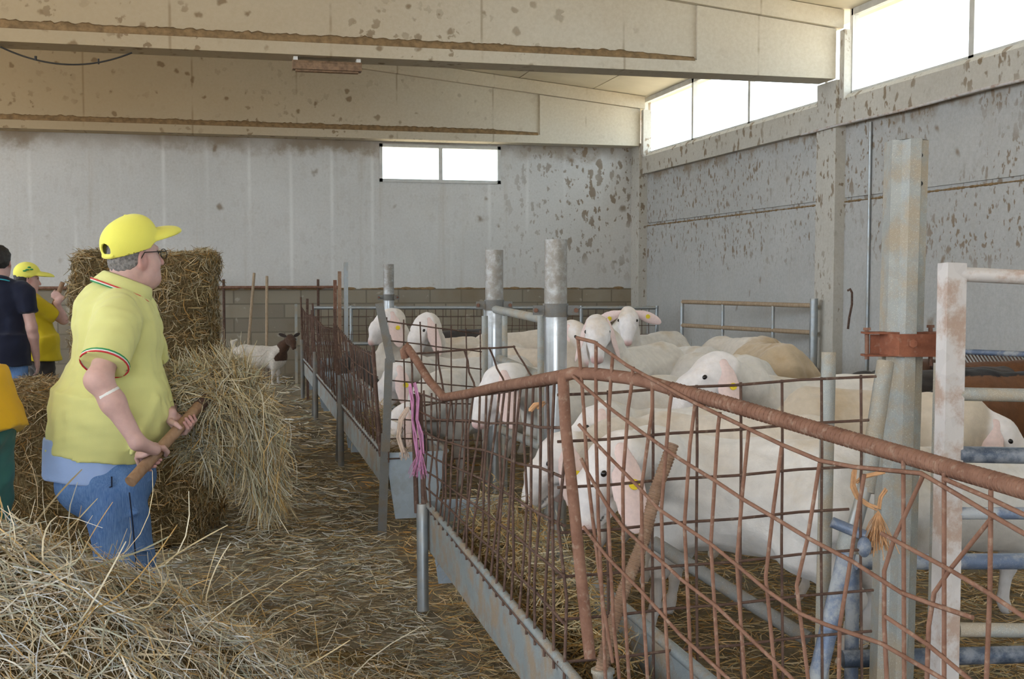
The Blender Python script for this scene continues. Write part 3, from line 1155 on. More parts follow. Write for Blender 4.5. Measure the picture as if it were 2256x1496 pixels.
# foreground heap
def heap():
    c = PZ(-260, 3.0, 0)
    us = np.linspace(-1.9, 2.0, 110)
    ws = np.linspace(-1.9, 1.6, 100)
    U, W_ = np.meshgrid(us, ws, indexing='ij')
    r = np.random.default_rng(5)

    def hh(u, w):
        q = (u / 1.10) ** 2 + (w / 0.95) ** 2
        h = 0.82 * np.exp(-q ** 1.15)
        h = h + 0.03 * np.exp(-(((u - 0.55) / 0.35) ** 2 + ((w - 0.45) / 0.35) ** 2)) + 0.06 * np.exp(-(((u - 0.95) / 0.22) ** 2 + ((w - 0.35) / 0.3) ** 2))
        h = h + (0.035 * np.sin(5 * u + 2 * np.sin(4 * w)) * np.sin(6 * w + 1) + 0.02 * np.sin(13 * u + 3) * np.sin(11 * w)) * np.clip(h * 3, 0, 1)
        return h
    Z = hh(U, W_) - 0.02
    X, Y = to_uw(U, W_)
    V = np.stack([X + c[0], Y + c[1], Z], -1).reshape(-1, 3)
    F = grid_faces(len(us), len(ws))
    C = np.ones((len(V), 3)) * 0.3
    parts = [(V.astype(np.float32), F, C, 1)]
    n = 52000
    u = r.uniform(-1.3, 1.75, n)
    w = r.uniform(-1.75, 1.35, n)
    h = hh(u, w)
    ok = r.uniform(0, 1, n) < np.clip(h * 4 + 0.06, 0, 1)
    u, w, h = u[ok], w[ok], h[ok]
    n = len(u)
    e = 0.02
    gu, gw = (hh(u + e, w) - h) / e, (hh(u, w + e) - h) / e
    a = r.uniform(0, 2 * PI, n)
    du, dw = np.cos(a), np.sin(a)
    dz = gu * du + gw * dw + r.normal(size=n) * 0.22
    dx, dy = to_uw(du, dw)
    x, y = to_uw(u, w)
    p = np.stack([x + c[0], y + c[1], h + np.abs(r.normal(size=n)) * 0.016 - 0.01], 1)
    L = r.uniform(0.06, 0.24, n)
    Wd = r.uniform(0.0016, 0.0045, n)
    v, f, cc = strand_arrays(p, np.stack([dx, dy, dz], 1), L, Wd, 0.5, 0.03, 4, PAL * np.array((1.2, 1.26, 1.5)), 6, [0.2, 0.17, 0.12, 0.19, 0.11, 0.11, 0.10])
    parts.append((v, f, cc, 0))
    # long stalks sticking up
    n = 420
    u = r.uniform(-0.6, 1.45, n)
    w = r.uniform(-0.7, 0.9, n)
    h = hh(u, w)
    ok = h > 0.12
    u, w, h = u[ok], w[ok], h[ok]
    n = len(u)
    a = r.uniform(0, 2 * PI, n)
    dx, dy = to_uw(np.cos(a), np.sin(a))
    x, y = to_uw(u, w)
    L = r.uniform(0.15, 0.42, n)
    D = np.stack([dx, dy, r.uniform(0.2, 1.3, n)], 1)
    D /= np.linalg.norm(D, axis=1, keepdims=True)
    p = np.stack([x + c[0], y + c[1], h], 1) + D * L[:, None] * 0.35
    v, f, cc = strand_arrays(p, D, L, r.uniform(0.002, 0.005, n), 0.8, 0.1, 6, None, 8, [0.28, 0.1, 0.05, 0.25, 0.22, 0.05, 0.05])
    parts.append((v, f, cc, 0))
    o = hay_object('hay_heap', parts, [M['straw'], M['haycore']])
    tag(o, 'loose hay heap in front of the man, filling the lower left corner', 'hay', None, 'stuff')


heap()


def bale(label, pxc, d, wid, hgt, dep, rot, n, seed, sag=0.02, pal=None, long=0.12):
    base = PZ(pxc, d, 0)
    r = np.random.default_rng(seed)
    # rounded, lumpy box core
    N = 26
    parts = []
    Vs, Fs = [], []
    b = 0
    rad = 0.07
    hx, hy, hz = wid / 2, dep / 2, hgt / 2

    def shape(p):
        q = np.clip(p, [-hx + rad, -hy + rad, -hz + rad], [hx - rad, hy - rad, hz - rad])
        v = p - q
        ln = np.linalg.norm(v, axis=1, keepdims=True)
        p2 = q + v / np.maximum(ln, 1e-6) * np.minimum(ln, rad)
        k = 0.018 * np.sin(9 * p2[:, 0] + seed) * np.sin(8 * p2[:, 2] + 1) + 0.014 * np.sin(17 * p2[:, 2] + 5 * p2[:, 1]) + 0.01 * np.sin(21 * p2[:, 0] + 13 * p2[:, 1])
        return p2 * (1 + k[:, None] * 1.2)
    for ax in range(3):
        for s in (-1, 1):
            o1, o2 = [(1, 2), (2, 0), (0, 1)][ax]
            hs = (hx, hy, hz)
            A, B = np.meshgrid(np.linspace(-hs[o1], hs[o1], N), np.linspace(-hs[o2], hs[o2], N), indexing='ij')
            p = np.zeros((N * N, 3))
            p[:, o1], p[:, o2], p[:, ax] = A.ravel(), B.ravel(), s * hs[ax]
            f = grid_faces(N, N)
            if s < 0:
                f = f[:, ::-1]
            Vs.append(shape(p))
            Fs.append(f + b)
            b += N * N
    V = np.concatenate(Vs)
    V[:, 2] += hz
    parts.append((V.astype(np.float32), np.concatenate(Fs), np.ones((len(V), 3)) * 0.3, 1))
    # stalks lying on the faces
    area = np.array([dep * hgt, dep * hgt, wid * hgt, wid * hgt, wid * dep])
    face = r.choice(5, n, p=area / area.sum())
    p = r.uniform(-1, 1, (n, 3)) * np.array((hx, hy, hz))
    nrm = np.zeros((n, 3))
    for i, (ax, s) in enumerate(((0, -1), (0, 1), (1, -1), (1, 1), (2, 1))):
        m = face == i
        p[m, ax] = s * (hx, hy, hz)[ax]
        nrm[m, ax] = s
    p = shape(p) + nrm * (r.uniform(-0.004, 0.02, n))[:, None]
    D = r.normal(size=(n, 3))
    D -= nrm * (D * nrm).sum(1, keepdims=True)
    D[:, 2] *= 0.8
    D /= np.linalg.norm(D, axis=1, keepdims=True)
    D += nrm * (r.normal(size=n) * 0.25)[:, None]
    p[:, 2] += hz
    L = r.uniform(0.04, long, n)
    sc = max(1, d / 5.5)
    v, f, c = strand_arrays(p, D, L * sc ** 0.4, r.uniform(0.0022, 0.0045, n) * sc ** 0.6, 0.5, 0.02, 3, pal, seed)
    v[:, 2] = np.maximum(v[:, 2], 0.003)
    parts.append((v, f, c, 0))
    o = hay_object('hay_bale', parts, [M['straw'], M['haycore']])
    o.location = base
    o.rotation_euler = (0, 0, math.radians(rot) - YAW)
    tag(o, label, 'hay bale', 'hay bales in the aisle')
    return o


BALEPAL = PAL * np.array((0.72, 0.64, 0.52))
DARKPAL = PAL * np.array((0.62, 0.52, 0.40))
bale('tall hay bale standing behind the man in the yellow cap', 332, 8.5, 0.95, 1.655, 0.7, 8, 15000, 41, pal=BALEPAL)
bale('low broad hay bale beside the legs of the man in jeans', 236, 6.65, 1.20, 0.87, 0.95, 4, 14000, 42, pal=DARKPAL)


def forkful():
    r = np.random.default_rng(77)
    d0 = 5.12
    blobs = [((425, 868), (0.13, 0.17, 0.125), 0), ((492, 868), (0.15, 0.18, 0.15), 0), ((545, 935), (0.095, 0.15, 0.17), 1), ((575, 1020), (0.05, 0.10, 0.17), 2), ((480, 960), (0.12, 0.14, 0.13), 1), ((440, 930), (0.10, 0.12, 0.12), 1)]
    q = []
    parts = []
    for (px, py), rad, k in blobs:
        c = P(px, py, d0)
        q.append(fell(c, np.array(rad) * 0.82, np.stack([_r, FWD, np.array((0, 0, 1.0))]), k=0.05))
    me = sdf_mesh('tmp', q, 0.018, (0.012, 28, 3), 1)
    nv = len(me.vertices)
    V = np.empty(nv * 3, np.float32)
    me.vertices.foreach_get('co', V)
    F = np.empty(len(me.polygons) * 4, np.int32)
    me.polygons.foreach_get('vertices', F)
    bpy.data.meshes.remove(me)
    V = V.reshape(-1, 3)
    F = F.reshape(-1, 4)
    parts.append((V, F, np.ones((nv, 3)) * 0.3, 1))
    n = 7500
    idx = r.integers(0, nv, n)
    p = V[idx].astype(float)
    ctr = P(470, 905, d0)
    out = unit_rows(p - ctr)
    rel = (p - ctr) @ _r
    D = out * r.uniform(-0.1, 0.5, n)[:, None] + _r * np.abs(r.normal(size=n))[:, None] * 0.7 + r.normal(size=(n, 3)) * 0.55
    D[:, 2] -= np.clip(rel * 7 + 0.1, -0.3, 1.9)
    L = r.uniform(0.07, 0.30, n)
    p = p + out * (r.uniform(-0.01, 0.03, n))[:, None]
    v, f, c = strand_arrays(p, D, L, r.uniform(0.002, 0.0045, n), 0.6, 0.18, 5, PAL, 9, [0.26, 0.14, 0.08, 0.22, 0.14, 0.08, 0.08])
    parts.append((v, f, c, 0))
    # hanging wisps
    n = 900
    t = r.uniform(0, 1, n)
    px = 520 + 85 * t + r.normal(size=n) * 16
    py = 860 + 150 * t + r.uniform(0, 120, n)
    p = np.array([P(a, b, d0 + w) for a, b, w in zip(px, py, r.normal(size=n) * 0.09)])
    D = np.stack([r.normal(size=n) * 0.25, r.normal(size=n) * 0.25, -np.ones(n)], 1) + _r * 0.12
    v, f, c = strand_arrays(p, D, r.uniform(0.10, 0.34, n), r.uniform(0.0018, 0.004, n), 0.5, 0.0, 5, PAL, 10)
    parts.append((v, f, c, 0))
    # few bits falling to the floor
    n = 90
    px = r.uniform(420, 660, n)
    py = r.uniform(960, 1230, n)
    o = hay_object('hay_forkful', parts, [M['straw'], M['haycore']])
    tag(o, 'forkful of loose hay drooping from the fork of the man in jeans', 'hay', None, 'stuff')


FWD = np.array((_f[0], _f[1], 0)) / math.hypot(_f[0], _f[1])


def unit_rows(a):
    return a / np.maximum(np.linalg.norm(a, axis=1, keepdims=True), 1e-6)


forkful()


def trough_hay(label, y0, y1, n, z0, seed, high=0.1):
    r = np.random.default_rng(seed)
    x = r.uniform(0.85, 1.13, n)
    y = r.uniform(y0, y1, n)
    m = np.clip(np.sin(PI * (y - y0) / (y1 - y0)) * 1.5, 0, 1) * np.sin(PI * (x - 0.84) / 0.32)
    z = z0 + r.uniform(0, 1, n) ** 1.5 * high * m * 1.6
    D = np.stack([r.normal(size=n), r.normal(size=n), r.normal(size=n) * 0.4], 1)
    v, f, c = strand_arrays(np.stack([x, y, z], 1), D, r.uniform(0.06, 0.2, n), r.uniform(0.002, 0.0045, n), 0.6, 0.05, 4, PAL * np.array((0.8, 0.7, 0.55)), seed)
    v[:, 0] = np.clip(v[:, 0], 0.842, 1.135)
    tag(hay_object('trough_hay', [(v, f, c, 0)], M['straw']), label, 'hay', None, 'stuff')


trough_hay('hay left in the trough of the nearest rack under the sheep muzzles', 2.7, 5.0, 5200, 0.28, 61, 0.26)
trough_hay('hay in the trough of the second rack by the feeding sheep', 6.6, 9.0, 2600, 0.27, 62, 0.22)
# ------------------------------------------------------------------ hay racks, posts, gates
def rod(mb, px, d, r, n=6):
    """a bent rod through pixel points, depth d: number, or function of px"""
    pts = [P(x, y, d(x, y) if callable(d) else d) for x, y in px]
    mb.tube(pts, r, n)


def lerp(a, b, t):
    return np.asarray(a, float) * (1 - t) + np.asarray(b, float) * t


def along(poly, t):
    poly = [np.asarray(p, float) for p in poly]
    L = [np.linalg.norm(poly[i + 1] - poly[i]) for i in range(len(poly) - 1)]
    s = t * sum(L)
    for i, l in enumerate(L):
        if s <= l or i == len(L) - 1:
            return lerp(poly[i], poly[i + 1], s / l)
        s -= l


def wire_panel(mb, top, bot, nv, nh, r=0.004, wob=0.01, seed=1, ext=0.03, ts=None, hs=None):
    """welded mesh between a top and a bottom polyline"""
    rg = random.Random(seed)
    ts = ts or [i / (nv - 1) for i in range(nv)]
    hs = hs or [i / (nh - 1) for i in range(nh)]
    for t in ts:
        a, b = along(top, t), along(bot, t)
        pts = []
        for k in range(5):
            p = lerp(a, b, -ext + (1 + 2 * ext) * k / 4)
            if 0 < k < 4:
                p = p + np.array([rg.uniform(-wob, wob) for _ in range(3)])
            pts.append(p)
        mb.tube(pts, r, 5)
    for h in hs:
        pts = []
        m = max(6, int(nv / 3))
        for k in range(m + 1):
            t = k / m
            p = lerp(along(top, t), along(bot, t), h) + np.array([rg.uniform(-wob, wob) for _ in range(3)]) * 0.5
            pts.append(p)
        a, b = pts[0] - (pts[1] - pts[0]) * 0.04, pts[-1] + (pts[-1] - pts[-2]) * 0.04
        mb.tube([a] + pts[1:-1] + [b], r, 5)


XT = 0.83      # outer rim of the troughs


def trough(root, yn, yf, zr=0.485, w=0.36, x0=XT, bottom=0.28):
    t = MB()
    th = 0.006
    prof = [(x0, zr), (x0, bottom), (x0 + 0.10, bottom - 0.06), (x0 + w - 0.10, bottom - 0.06), (x0 + w, bottom), (x0 + w, zr),
            (x0 + w - th, zr), (x0 + w - th, bottom + th), (x0 + w - 0.102, bottom - 0.06 + th), (x0 + 0.102, bottom - 0.06 + th), (x0 + th, bottom + th), (x0 + th, zr)]
    n = len(prof)
    vs = [(p[0], y, p[1]) for y in (yn, yf) for p in prof]
    fs = [(i, n + i, n + (i + 1) % n, (i + 1) % n) for i in range(n)]
    for k in range(6):
        a, b_ = k, n - 1 - k
        if k < 5:
            fs.append((a, a + 1, b_ - 1, b_))
            fs.append((n + b_, n + b_ - 1, n + a + 1, n + a))
    t.poly(vs, fs)
    # rolled rims
    t.tube([(x0 - 0.004, yn, zr), (x0 - 0.004, yf, zr)], 0.013, 8)
    t.tube([(x0 + w, yn, zr), (x0 + w, yf, zr)], 0.017, 8)
    t.build('trough', M['trough'], root)
    for y in (yn - 0.004, yf + 0.004):
        e = MB()
        slab(e, [(x0 + 0.005, zr), (x0 + 0.06, 0.10), (x0 + w - 0.06, 0.10), (x0 + w - 0.005, zr)], y - 0.004, y + 0.004)
        e.build('end_plate', M['trough_end'], root)


def rack(yn, yf, label, ztn, ztf, seed, lean=0.0, legs=(0, 1), dense=0.10, zr=0.485):
    root = empty('hay_rack', (XT + 0.2, (yn + yf) / 2, 0))
    tag(root, label, 'hay feeder', 'hay racks along the aisle')
    inv = Vector(root.location)
    kids = len(bpy.data.objects)
    trough(root, yn, yf, zr)
    g = MB()
    top = [(XT + lean, yf, ztf), (XT + lean * 0.8, (yn + yf) / 2, (ztf + ztn) / 2 - 0.05), (XT + lean, yn, ztn)]
    bot = [(XT - 0.008, yf, zr - 0.02), (XT - 0.008, yn, zr - 0.02)]
    wire_panel(g, top, bot, int((yf - yn) / dense) + 1, 6, 0.0042, 0.012, seed)
    g.build('wire_panel', M['rustdark'], root)
    if True:
        l = MB().bar((XT - 0.02, yn - 0.02, 0), (XT + 0.005, yn - 0.02, 0.60), 0.05, 0.012, (0, 1, 0))
        l.build('leg', M['mudpipe'], root)
        l = MB().tube([(XT - 0.02, yf - 0.02, 0), (XT - 0.02, yf - 0.02, 0.72)], 0.024, 10)
        l.build('leg', M['mudpipe'], root)
    for y, zt in ((yn, ztn + 0.06), (yf, ztf + 0.14)):
        MB().tube([(XT - 0.012 + lean * 0.2, y, zr - 0.02), (XT + lean - 0.012, y, zt)], 0.011, 7).build('upright', M['rustdark'], root)
    return root


def fix_parent(root):
    for ch in root.children:
        ch.matrix_parent_inverse = Matrix.Translation(-Vector(root.location))


for a in (
    (6.50, 9.05, 'hay rack with rusty sagging wire, second along the aisle from the near end', 1.04, 1.10, 3, -0.05),
    (9.30, 11.9, 'dark rusty hay rack, third along the aisle from the near end', 1.06, 1.08, 4, -0.03),
    (12.2, 14.2, 'far hay rack with dark rusty wire, last along the aisle near the brown-necked goat', 1.08, 1.10, 5, -0.02),
):
    fix_parent(rack(*a))

# nearest rack, with the bent pipe along its top
nr = empty('hay_rack', (XT + 0.2, 3.95, 0))
tag(nr, 'nearest hay rack with long trough and rusty wire below a bent pipe', 'hay feeder', 'hay racks along the aisle')
trough(nr, 2.5, 5.06, 0.485, 0.32)
topA = [P(917, 862, 5.05), P(978, 884, 4.75), P(1100, 864, 3.9), P(1240, 836, 2.97)]
botA = [(XT - 0.008, 5.06, 0.475), (XT - 0.008, 2.80, 0.47)]
g = MB()
wire_panel(g, topA, botA, 24, 7, 0.0045, 0.012, 9)
g.build('wire_panel', M['rustdark'], nr)
g = MB()
rod(g, [(893, 790), (889, 772), (897, 762), (905, 775)], 5.05, 0.018, 8)
g.tube([P(897, 765, 5.05), P(915, 790, 5.03), P(945, 838, 4.9), P(978, 876, 4.72), P(1030, 868, 4.3), P(1100, 852, 3.85), P(1170, 841, 3.35), P(1240, 829, 2.97)], 0.018, 10)
g.build('top_pipe', M['rust'], nr)
MB().tube([P(932, 1345, 5.06), P(930, 1110, 5.06)], 0.026, 12).build('leg', M['galv'], nr)
MB().tube([P(1325, 1700, 2.93), P(1328, 1478, 2.93)], 0.027, 12).tube([P(1328, 1482, 2.93), P(1328, 1474, 2.93)], 0.031, 12).build('leg', M['dirtygalv'], nr)
for xx in (918, 934):
    MB().tube([P(xx, 1130, 5.06), P(xx - 8, 868, 5.05)], 0.011, 6).build('upright', M['rustdark'], nr)
MB().tube([P(1300, 1450, 2.90), P(1280, 1270, 2.92), P(1262, 1090, 2.94), P(1246, 940, 2.96), P(1240, 822, 2.97)], 0.0155, 8).build('upright', M['rust'], nr)
fix_parent(nr)

# rusted bar stuck in the pipe socket
st = MB()
pts = [P(1324, 1480, 2.93), P(1342, 1400, 2.93), P(1374, 1300, 2.95), P(1418, 1190, 2.98), P(1445, 1080, 3.0), P(1468, 1020, 3.02), P(1481, 980, 3.03)]
st.tube(pts, 0.0165, 10)
for i in range(70):
    t_ = i / 69
    p = along(pts, t_)
    st.torus(p, np.asarray(pts[-1]) - np.asarray(pts[0]), 0.0165, 0.0028, 8, 4)
tag(st.build('reinforcing_bar', M['ruststick']), 'dusty rusted ribbed bar leaning out of the trough pipe socket', 'bar')


# ---- front rack panel next to the camera (bent rods)
def dR(x, y=0):
    return 2.95 + (x - 1245) * (1.95 - 2.95) / (2256 - 1245)


fp = empty('front_rack_panel', P(1700, 1560, 2.5))
tag(fp, 'bent rusty wire panel nearest to the camera under a thick ribbed bar', 'wire panel')
g = MB()
tp = [(1238, 829), (1262, 822), (1310, 824), (1380, 832), (1430, 842), (1480, 857), (1600, 889), (1700, 918), (1800, 947), (1900, 976), (2000, 1005), (2100, 1034), (2200, 1062), (2330, 1100)]
ptp = [P(x, y, dR(x) + 0.02) for x, y in tp]
g.tube(ptp, 0.0165, 12)
for i in range(5, len(ptp) - 1):
    n = max(6, int(np.linalg.norm(ptp[i + 1] - ptp[i]) / 0.011))
    for k in range(n):
        g.torus(lerp(ptp[i], ptp[i + 1], k / n), ptp[i + 1] - ptp[i], 0.0165, 0.0022, 10, 4)
g.build('top_bar', M['rust'], fp)
g = MB()
vert = [
    [(1273, 742), (1280, 820), (1286, 900), (1294, 1040), (1310, 1180), (1330, 1340), (1350, 1460)],
    [(1313, 752), (1313, 865), (1313, 950), (1318, 1139), (1330, 1386), (1334, 1500)],
    [(1350, 780), (1345, 850), (1342, 900), (1340, 1139), (1352, 1378), (1365, 1500)],
    [(1395, 808), (1390, 860), (1384, 900), (1372, 1059), (1374, 1298), (1386, 1500)],
    [(1437, 835), (1437, 900), (1413, 1079), (1417, 1338), (1427, 1500)],
    [(1481, 858), (1475, 900), (1457, 1123), (1461, 1258), (1473, 1500)],
    [(1532, 885), (1520, 980), (1508, 1155), (1524, 1500)],
    [(1586, 908), (1582, 940), (1566, 1199), (1584, 1500)],
    [(1650, 944), (1636, 1080), (1623, 1239), (1641, 1500)],
    [(1723, 978), (1704, 1120), (1687, 1270), (1709, 1500)],
    [(1807, 1013), (1779, 1187), (1755, 1290), (1763, 1358), (1781, 1500)],
    [(1904, 1045), (1882, 1179), (1870, 1258), (1850, 1378), (1848, 1500)],
    [(2036, 1043), (1970, 1187), (1948, 1258), (1948, 1378), (1954, 1500)],
    [(2191, 1133), (2097, 1250), (2058, 1306), (2046, 1378), (2042, 1500)],
    [(1990, 1000), (1992, 1500)], [(2080, 1040), (2080, 1500)], [(2183, 1080), (2181, 1298), (2173, 1500)]]
for v in vert:
    rod(g, v, lambda x, y: dR(x) + 0.006, 0.0048)
diag = [
    [(1270, 744), (1310, 754), (1381, 805), (1481, 860), (1527, 886), (1639, 940), (1723, 980), (1807, 1015), (1882, 1029), (2030, 1043), (2110, 1090), (2190, 1138), (2290, 1195)],
    [(1262, 828), (1280, 845), (1338, 895), (1415, 953), (1500, 1013), (1572, 1057), (1635, 1099), (1703, 1139), (1779, 1185), (1878, 1237), (1942, 1278), (1986, 1306), (2050, 1330), (2143, 1361)],
    [(1275, 935), (1286, 948), (1342, 1007), (1405, 1071), (1453, 1123), (1500, 1155), (1568, 1200), (1627, 1248), (1691, 1302), (1763, 1352), (1819, 1376), (1942, 1418), (2050, 1480), (2100, 1510)],
    [(1280, 1010), (1294, 1040), (1338, 1115), (1374, 1163), (1417, 1203), (1469, 1247), (1500, 1276), (1576, 1334), (1640, 1394), (1703, 1454), (1750, 1500)],
    [(1285, 1160), (1340, 1230), (1410, 1300), (1500, 1400), (1610, 1500)],
    [(1942, 1175), (2090, 1254), (2177, 1306), (2290, 1382)],
    [(1950, 1358), (2046, 1422), (2140, 1500)],
    [(2080, 1055), (2180, 1098), (2290, 1150)]]
for v in diag:
    rod(g, v, lambda x, y: dR(x) - 0.004, 0.0048)
g.build('bent_wires', M['rust'], fp)
for ch in fp.children:
    ch.matrix_parent_inverse = Matrix.Translation(-Vector(fp.location))

# ---- flat grid behind it
gp = MB()
rowsL = [871, 974, 1075, 1175, 1272, 1366, 1460]
rowsR = [828, 923, 1023, 1115, 1207, 1298, 1388]
endx = [1930, 1914, 1882, 1870, 1924, 1924, 1920]


def dG(x, y=0):
    return 3.0 + (x - 1240) * 0.25 / 690


for a, b_, e in zip(rowsL, rowsR, endx):
    f_ = lambda x: a + (b_ - a) * (x - 1232) / (1925 - 1232)
    rod(gp, [(x, f_(x) + (2 if k % 2 else -1)) for k, x in enumerate((1228, 1340, 1480, 1620, 1760, e))], dG, 0.0042, 5)
for x in (1340, 1438, 1535, 1632, 1723, 1810, 1897):
    yt = 871 + (828 - 871) * (x - 1232) / 693
    rod(gp, [(x, yt - 4), (x + 1, 1000), (x - 1, 1200), (x + 2, 1500)], lambda q, y: dG(q) + 0.008, 0.0042, 5)
o = gp.build('wire_grid', M['rustdark'])
tag(o, 'straight square wire grid between the near rack and the flanged post', 'wire panel')

# ---- cross grid between second rack and the slim round post
cg = MB()
tl, tr = P(852, 708, 6.5), P(1058, 735, 7.2)
bl, brr = P(856, 1010, 6.5), P(1062, 1010, 7.2)
wire_panel(cg, [tl, tr], [bl, brr], 7, 8, 0.0045, 0.006, 21)
o = cg.build('wire_grid', M['rustdark'])
tag(o, 'square wire grid between the second rack and the slim round post', 'wire panel')
sg = MB()
wire_panel(sg, [P(905, 780, 5.2), P(1132, 764, 5.6)], [P(905, 900, 5.2), P(1180, 840, 5.6)], 5, 2, 0.005, 0.006, 22)
o = sg.build('loose_wires', M['rustdark'])
tag(o, 'few loose rusty wires sticking out behind the bent pipe', 'wire')
sl = MB().bar(P(835, 668, 6.45), P(862, 800, 6.45), 0.045, 0.01, (0, 1, 0)).bar(P(857, 790, 6.45), P(850, 995, 6.45), 0.045, 0.01, (0, 1, 0))
tag(sl.build('steel_strap', M['mudpipe']), 'bent flat steel strap at the near end of the second rack', 'bar')


# ---- round galvanized posts
def round_post(px, d, ytop, r, label, cl_y=None, mat='shiny'):
    base = P(px, 748, d)
    x, y = base[0], base[1]
    ztop = P(px, ytop, d)[2]
    m = MB()
    m.tube([(x, y, -0.05), (x, y, ztop)], r, 28, cap=False)
    m.tube([(x, y, ztop), (x, y, -0.05)], r - 0.005, 28, cap=False)
    m._add([(x + q * math.cos(a), y + q * math.sin(a), ztop) for q in (r, r - 0.005) for a in np.linspace(0, 2 * PI, 28, False)],
           [(i, (i + 1) % 28, 28 + (i + 1) % 28, 28 + i) for i in range(28)], False)
    o = m.build('steel_post', M[mat])
    tag(o, label, 'post', 'round steel posts')
    if cl_y:
        z = P(px, cl_y, d)[2]
        c = MB()
        c.tube([(x, y, z - 0.035), (x, y, z + 0.035)], r + 0.007, 28, smooth=True)
        rx = _r
        for s in (-1, 1):
            ctr = np.array((x, y, z)) + rx * s * (r + 0.03)
            for off in (-0.012, 0.012):
                q = ctr - np.array((_f[0], _f[1], 0)) * (off + 0.02)
                c.bar(q - rx * 0.03, q + rx * 0.03, 0.006, 0.05, (0, 0, 1))
        k = c.build('clamp', M['mudpipe'], o)
        for s in (-1, 1):
            q = np.array((x, y, z)) + rx * s * (r + 0.045)
            fv = np.array((_f[0], _f[1], 0))
            MB().tube([q - fv * 0.07, q + fv * 0.03], 0.009, 8).tube([q - fv * 0.058, q - fv * 0.046], 0.013, 6, smooth=False).build('bolt', M['rust'], k)
    return o


round_post(1224, 6.0, 528, 0.0600, 'thick shiny round post, nearest of the round posts', 683)
round_post(1089, 7.5, 551, 0.0590, 'slim shiny round post left of the nearest round post', 672)
round_post(857, 13.0, 582, 0.0600, 'small round post far back beside the sheep looking left', 655)
def sq_post(px, d, y0, w, label, mat='galv', lean=0):
    a, b_ = P(px, 748, d), P(px + lean, y0, d)
    m = MB().bar((a[0], a[1], -0.02), b_, w, w, (0, 1, 0))
    tag(m.build('stake', M[mat]), label, 'post', 'stakes behind the far racks')


sq_post(762, 14.6, 578, 0.05, 'tall pale square stake at the far rack')
sq_post(748, 12.1, 598, 0.035, 'thin rusty stake left of the pale square stake', 'ruststick')
sq_post(738, 12.2, 617, 0.035, 'short dark rusty stake, leftmost at the far racks', 'rust')
sq_post(677, 13.9, 658, 0.03, 'thin dark stake at the far end of the racks', 'rustdark')
sq_post(652, 15.6, 670, 0.035, 'thin grey stake beside the brown-necked goat', 'dirtygalv')

# ---- gate frame between the round posts
gf = empty('gate_frame', (P(1130, 748, 7.2)[0], P(1130, 748, 7.2)[1], 0))
tag(gf, 'narrow galvanized gate frame between the two shiny round posts', 'gate')
for px, d in ((1068, 7.3), (1112, 7.2), (1192, 6.3)):
    a = P(px, 748, d)
    b_ = P(px, 696, d)
    MB().tube([(a[0], a[1], 0.0), b_], 0.021 if px != 1112 else 0.018, 10).build('upright', M['dirtygalv'], gf)
MB().tube([P(1092, 682, 7.3), P(1200, 704, 6.3)], 0.026, 10).build('rail', M['dirtygalv'], gf)
MB().tube([P(1100, 790, 7.2), P(1195, 830, 6.3)], 0.026, 10).build('rail', M['dirtygalv'], gf)
MB().tube([P(1100, 945, 7.2), P(1195, 985, 6.3)], 0.026, 10).build('rail', M['dirtygalv'], gf)
for ch in gf.children:
    ch.matrix_parent_inverse = Matrix.Translation(-Vector(gf.location))

# ---- flanged (guard-rail type) post with rusty clamp
DP = 3.6
pb = P(1962, 1496, DP)
pt = P(1996, 312, DP)
ax = (pt - pb) / np.linalg.norm(pt - pb)
hat = [(-0.058, -0.045), (-0.028, -0.052), (-0.014, -0.085), (0.020, -0.085), (0.034, -0.052), (0.058, -0.04), (0.056, 0.03), (0.048, 0.03), (0.048, -0.032), (0.026, -0.044), (0.014, -0.077),
       (-0.008, -0.077), (-0.022, -0.044), (-0.050, -0.037), (-0.050, 0.03), (-0.058, 0.03)]
fwd2 = np.array((_f[0], _f[1], 0))
m = MB()
low = pb - ax * 0.5
n = len(hat)
vs = [q + _r * h[0] + fwd2 * h[1] for q in (low, pt) for h in hat]
fs = [(i, (i + 1) % n, n + (i + 1) % n, n + i) for i in range(n)]
for k in range(n // 2 - 1):
    fs.append((k, k + 1, n - 2 - k, n - 1 - k))
    fs.append((n + n - 1 - k, n + n - 2 - k, n + k + 1, n + k))
m.poly(vs, fs)
fpst = m.build('flanged_post', M['dirtygalv'])
tag(fpst, 'tall flanged grey steel post with a rusty clamp in front of the pen', 'post')
for py in (347, 408):
    q = P(2012, py, DP) - fwd2 * 0.066
    MB().tube([q, q + fwd2 * 0.004], 0.0075, 10).build('bolt_hole', M['blackmetal'], fpst)
cl = MB()
c0 = P(2002, 757, DP)
cl.box2((-0.062, -0.100, -0.035), (0.062, -0.094, 0.035)).box2((0.056, -0.1, -0.035), (0.062, -0.02, 0.035)).box2((-0.13, -0.03, -0.03), (-0.055, -0.024, 0.03))
cl.bar((-0.06, -0.096, -0.0), (-0.10, -0.03, -0.0), 0.006, 0.068, (0, 0, 1))
for zz in (-0.034, 0.036):
    cl.box2((-0.155, -0.06, zz - 0.003), (0.115, -0.01, zz + 0.003))
Rm = np.stack([_r, fwd2 / np.linalg.norm(fwd2), np.array((0, 0, 1.0))])
cl.v = [tuple(np.array(v) @ Rm + c0) for v in cl.v]
clo = cl.build('clamp', M['rustplate'], fpst)
for px, y0, y1 in ((1910, 722, 792), (2050, 716, 806)):
    MB().tube([P(px, y0, DP - 0.03), P(px, y1, DP - 0.03)], 0.007, 8).tube([P(px, y0, DP - 0.03), P(px, y0 + 6, DP - 0.03)], 0.013, 6, smooth=False).build('bolt', M['rust'], clo)
MB().tube([P(2012, 757, DP - 0.10), P(2012, 757, DP - 0.112)], 0.013, 6, smooth=False).build('bolt', M['rustplate'], clo)

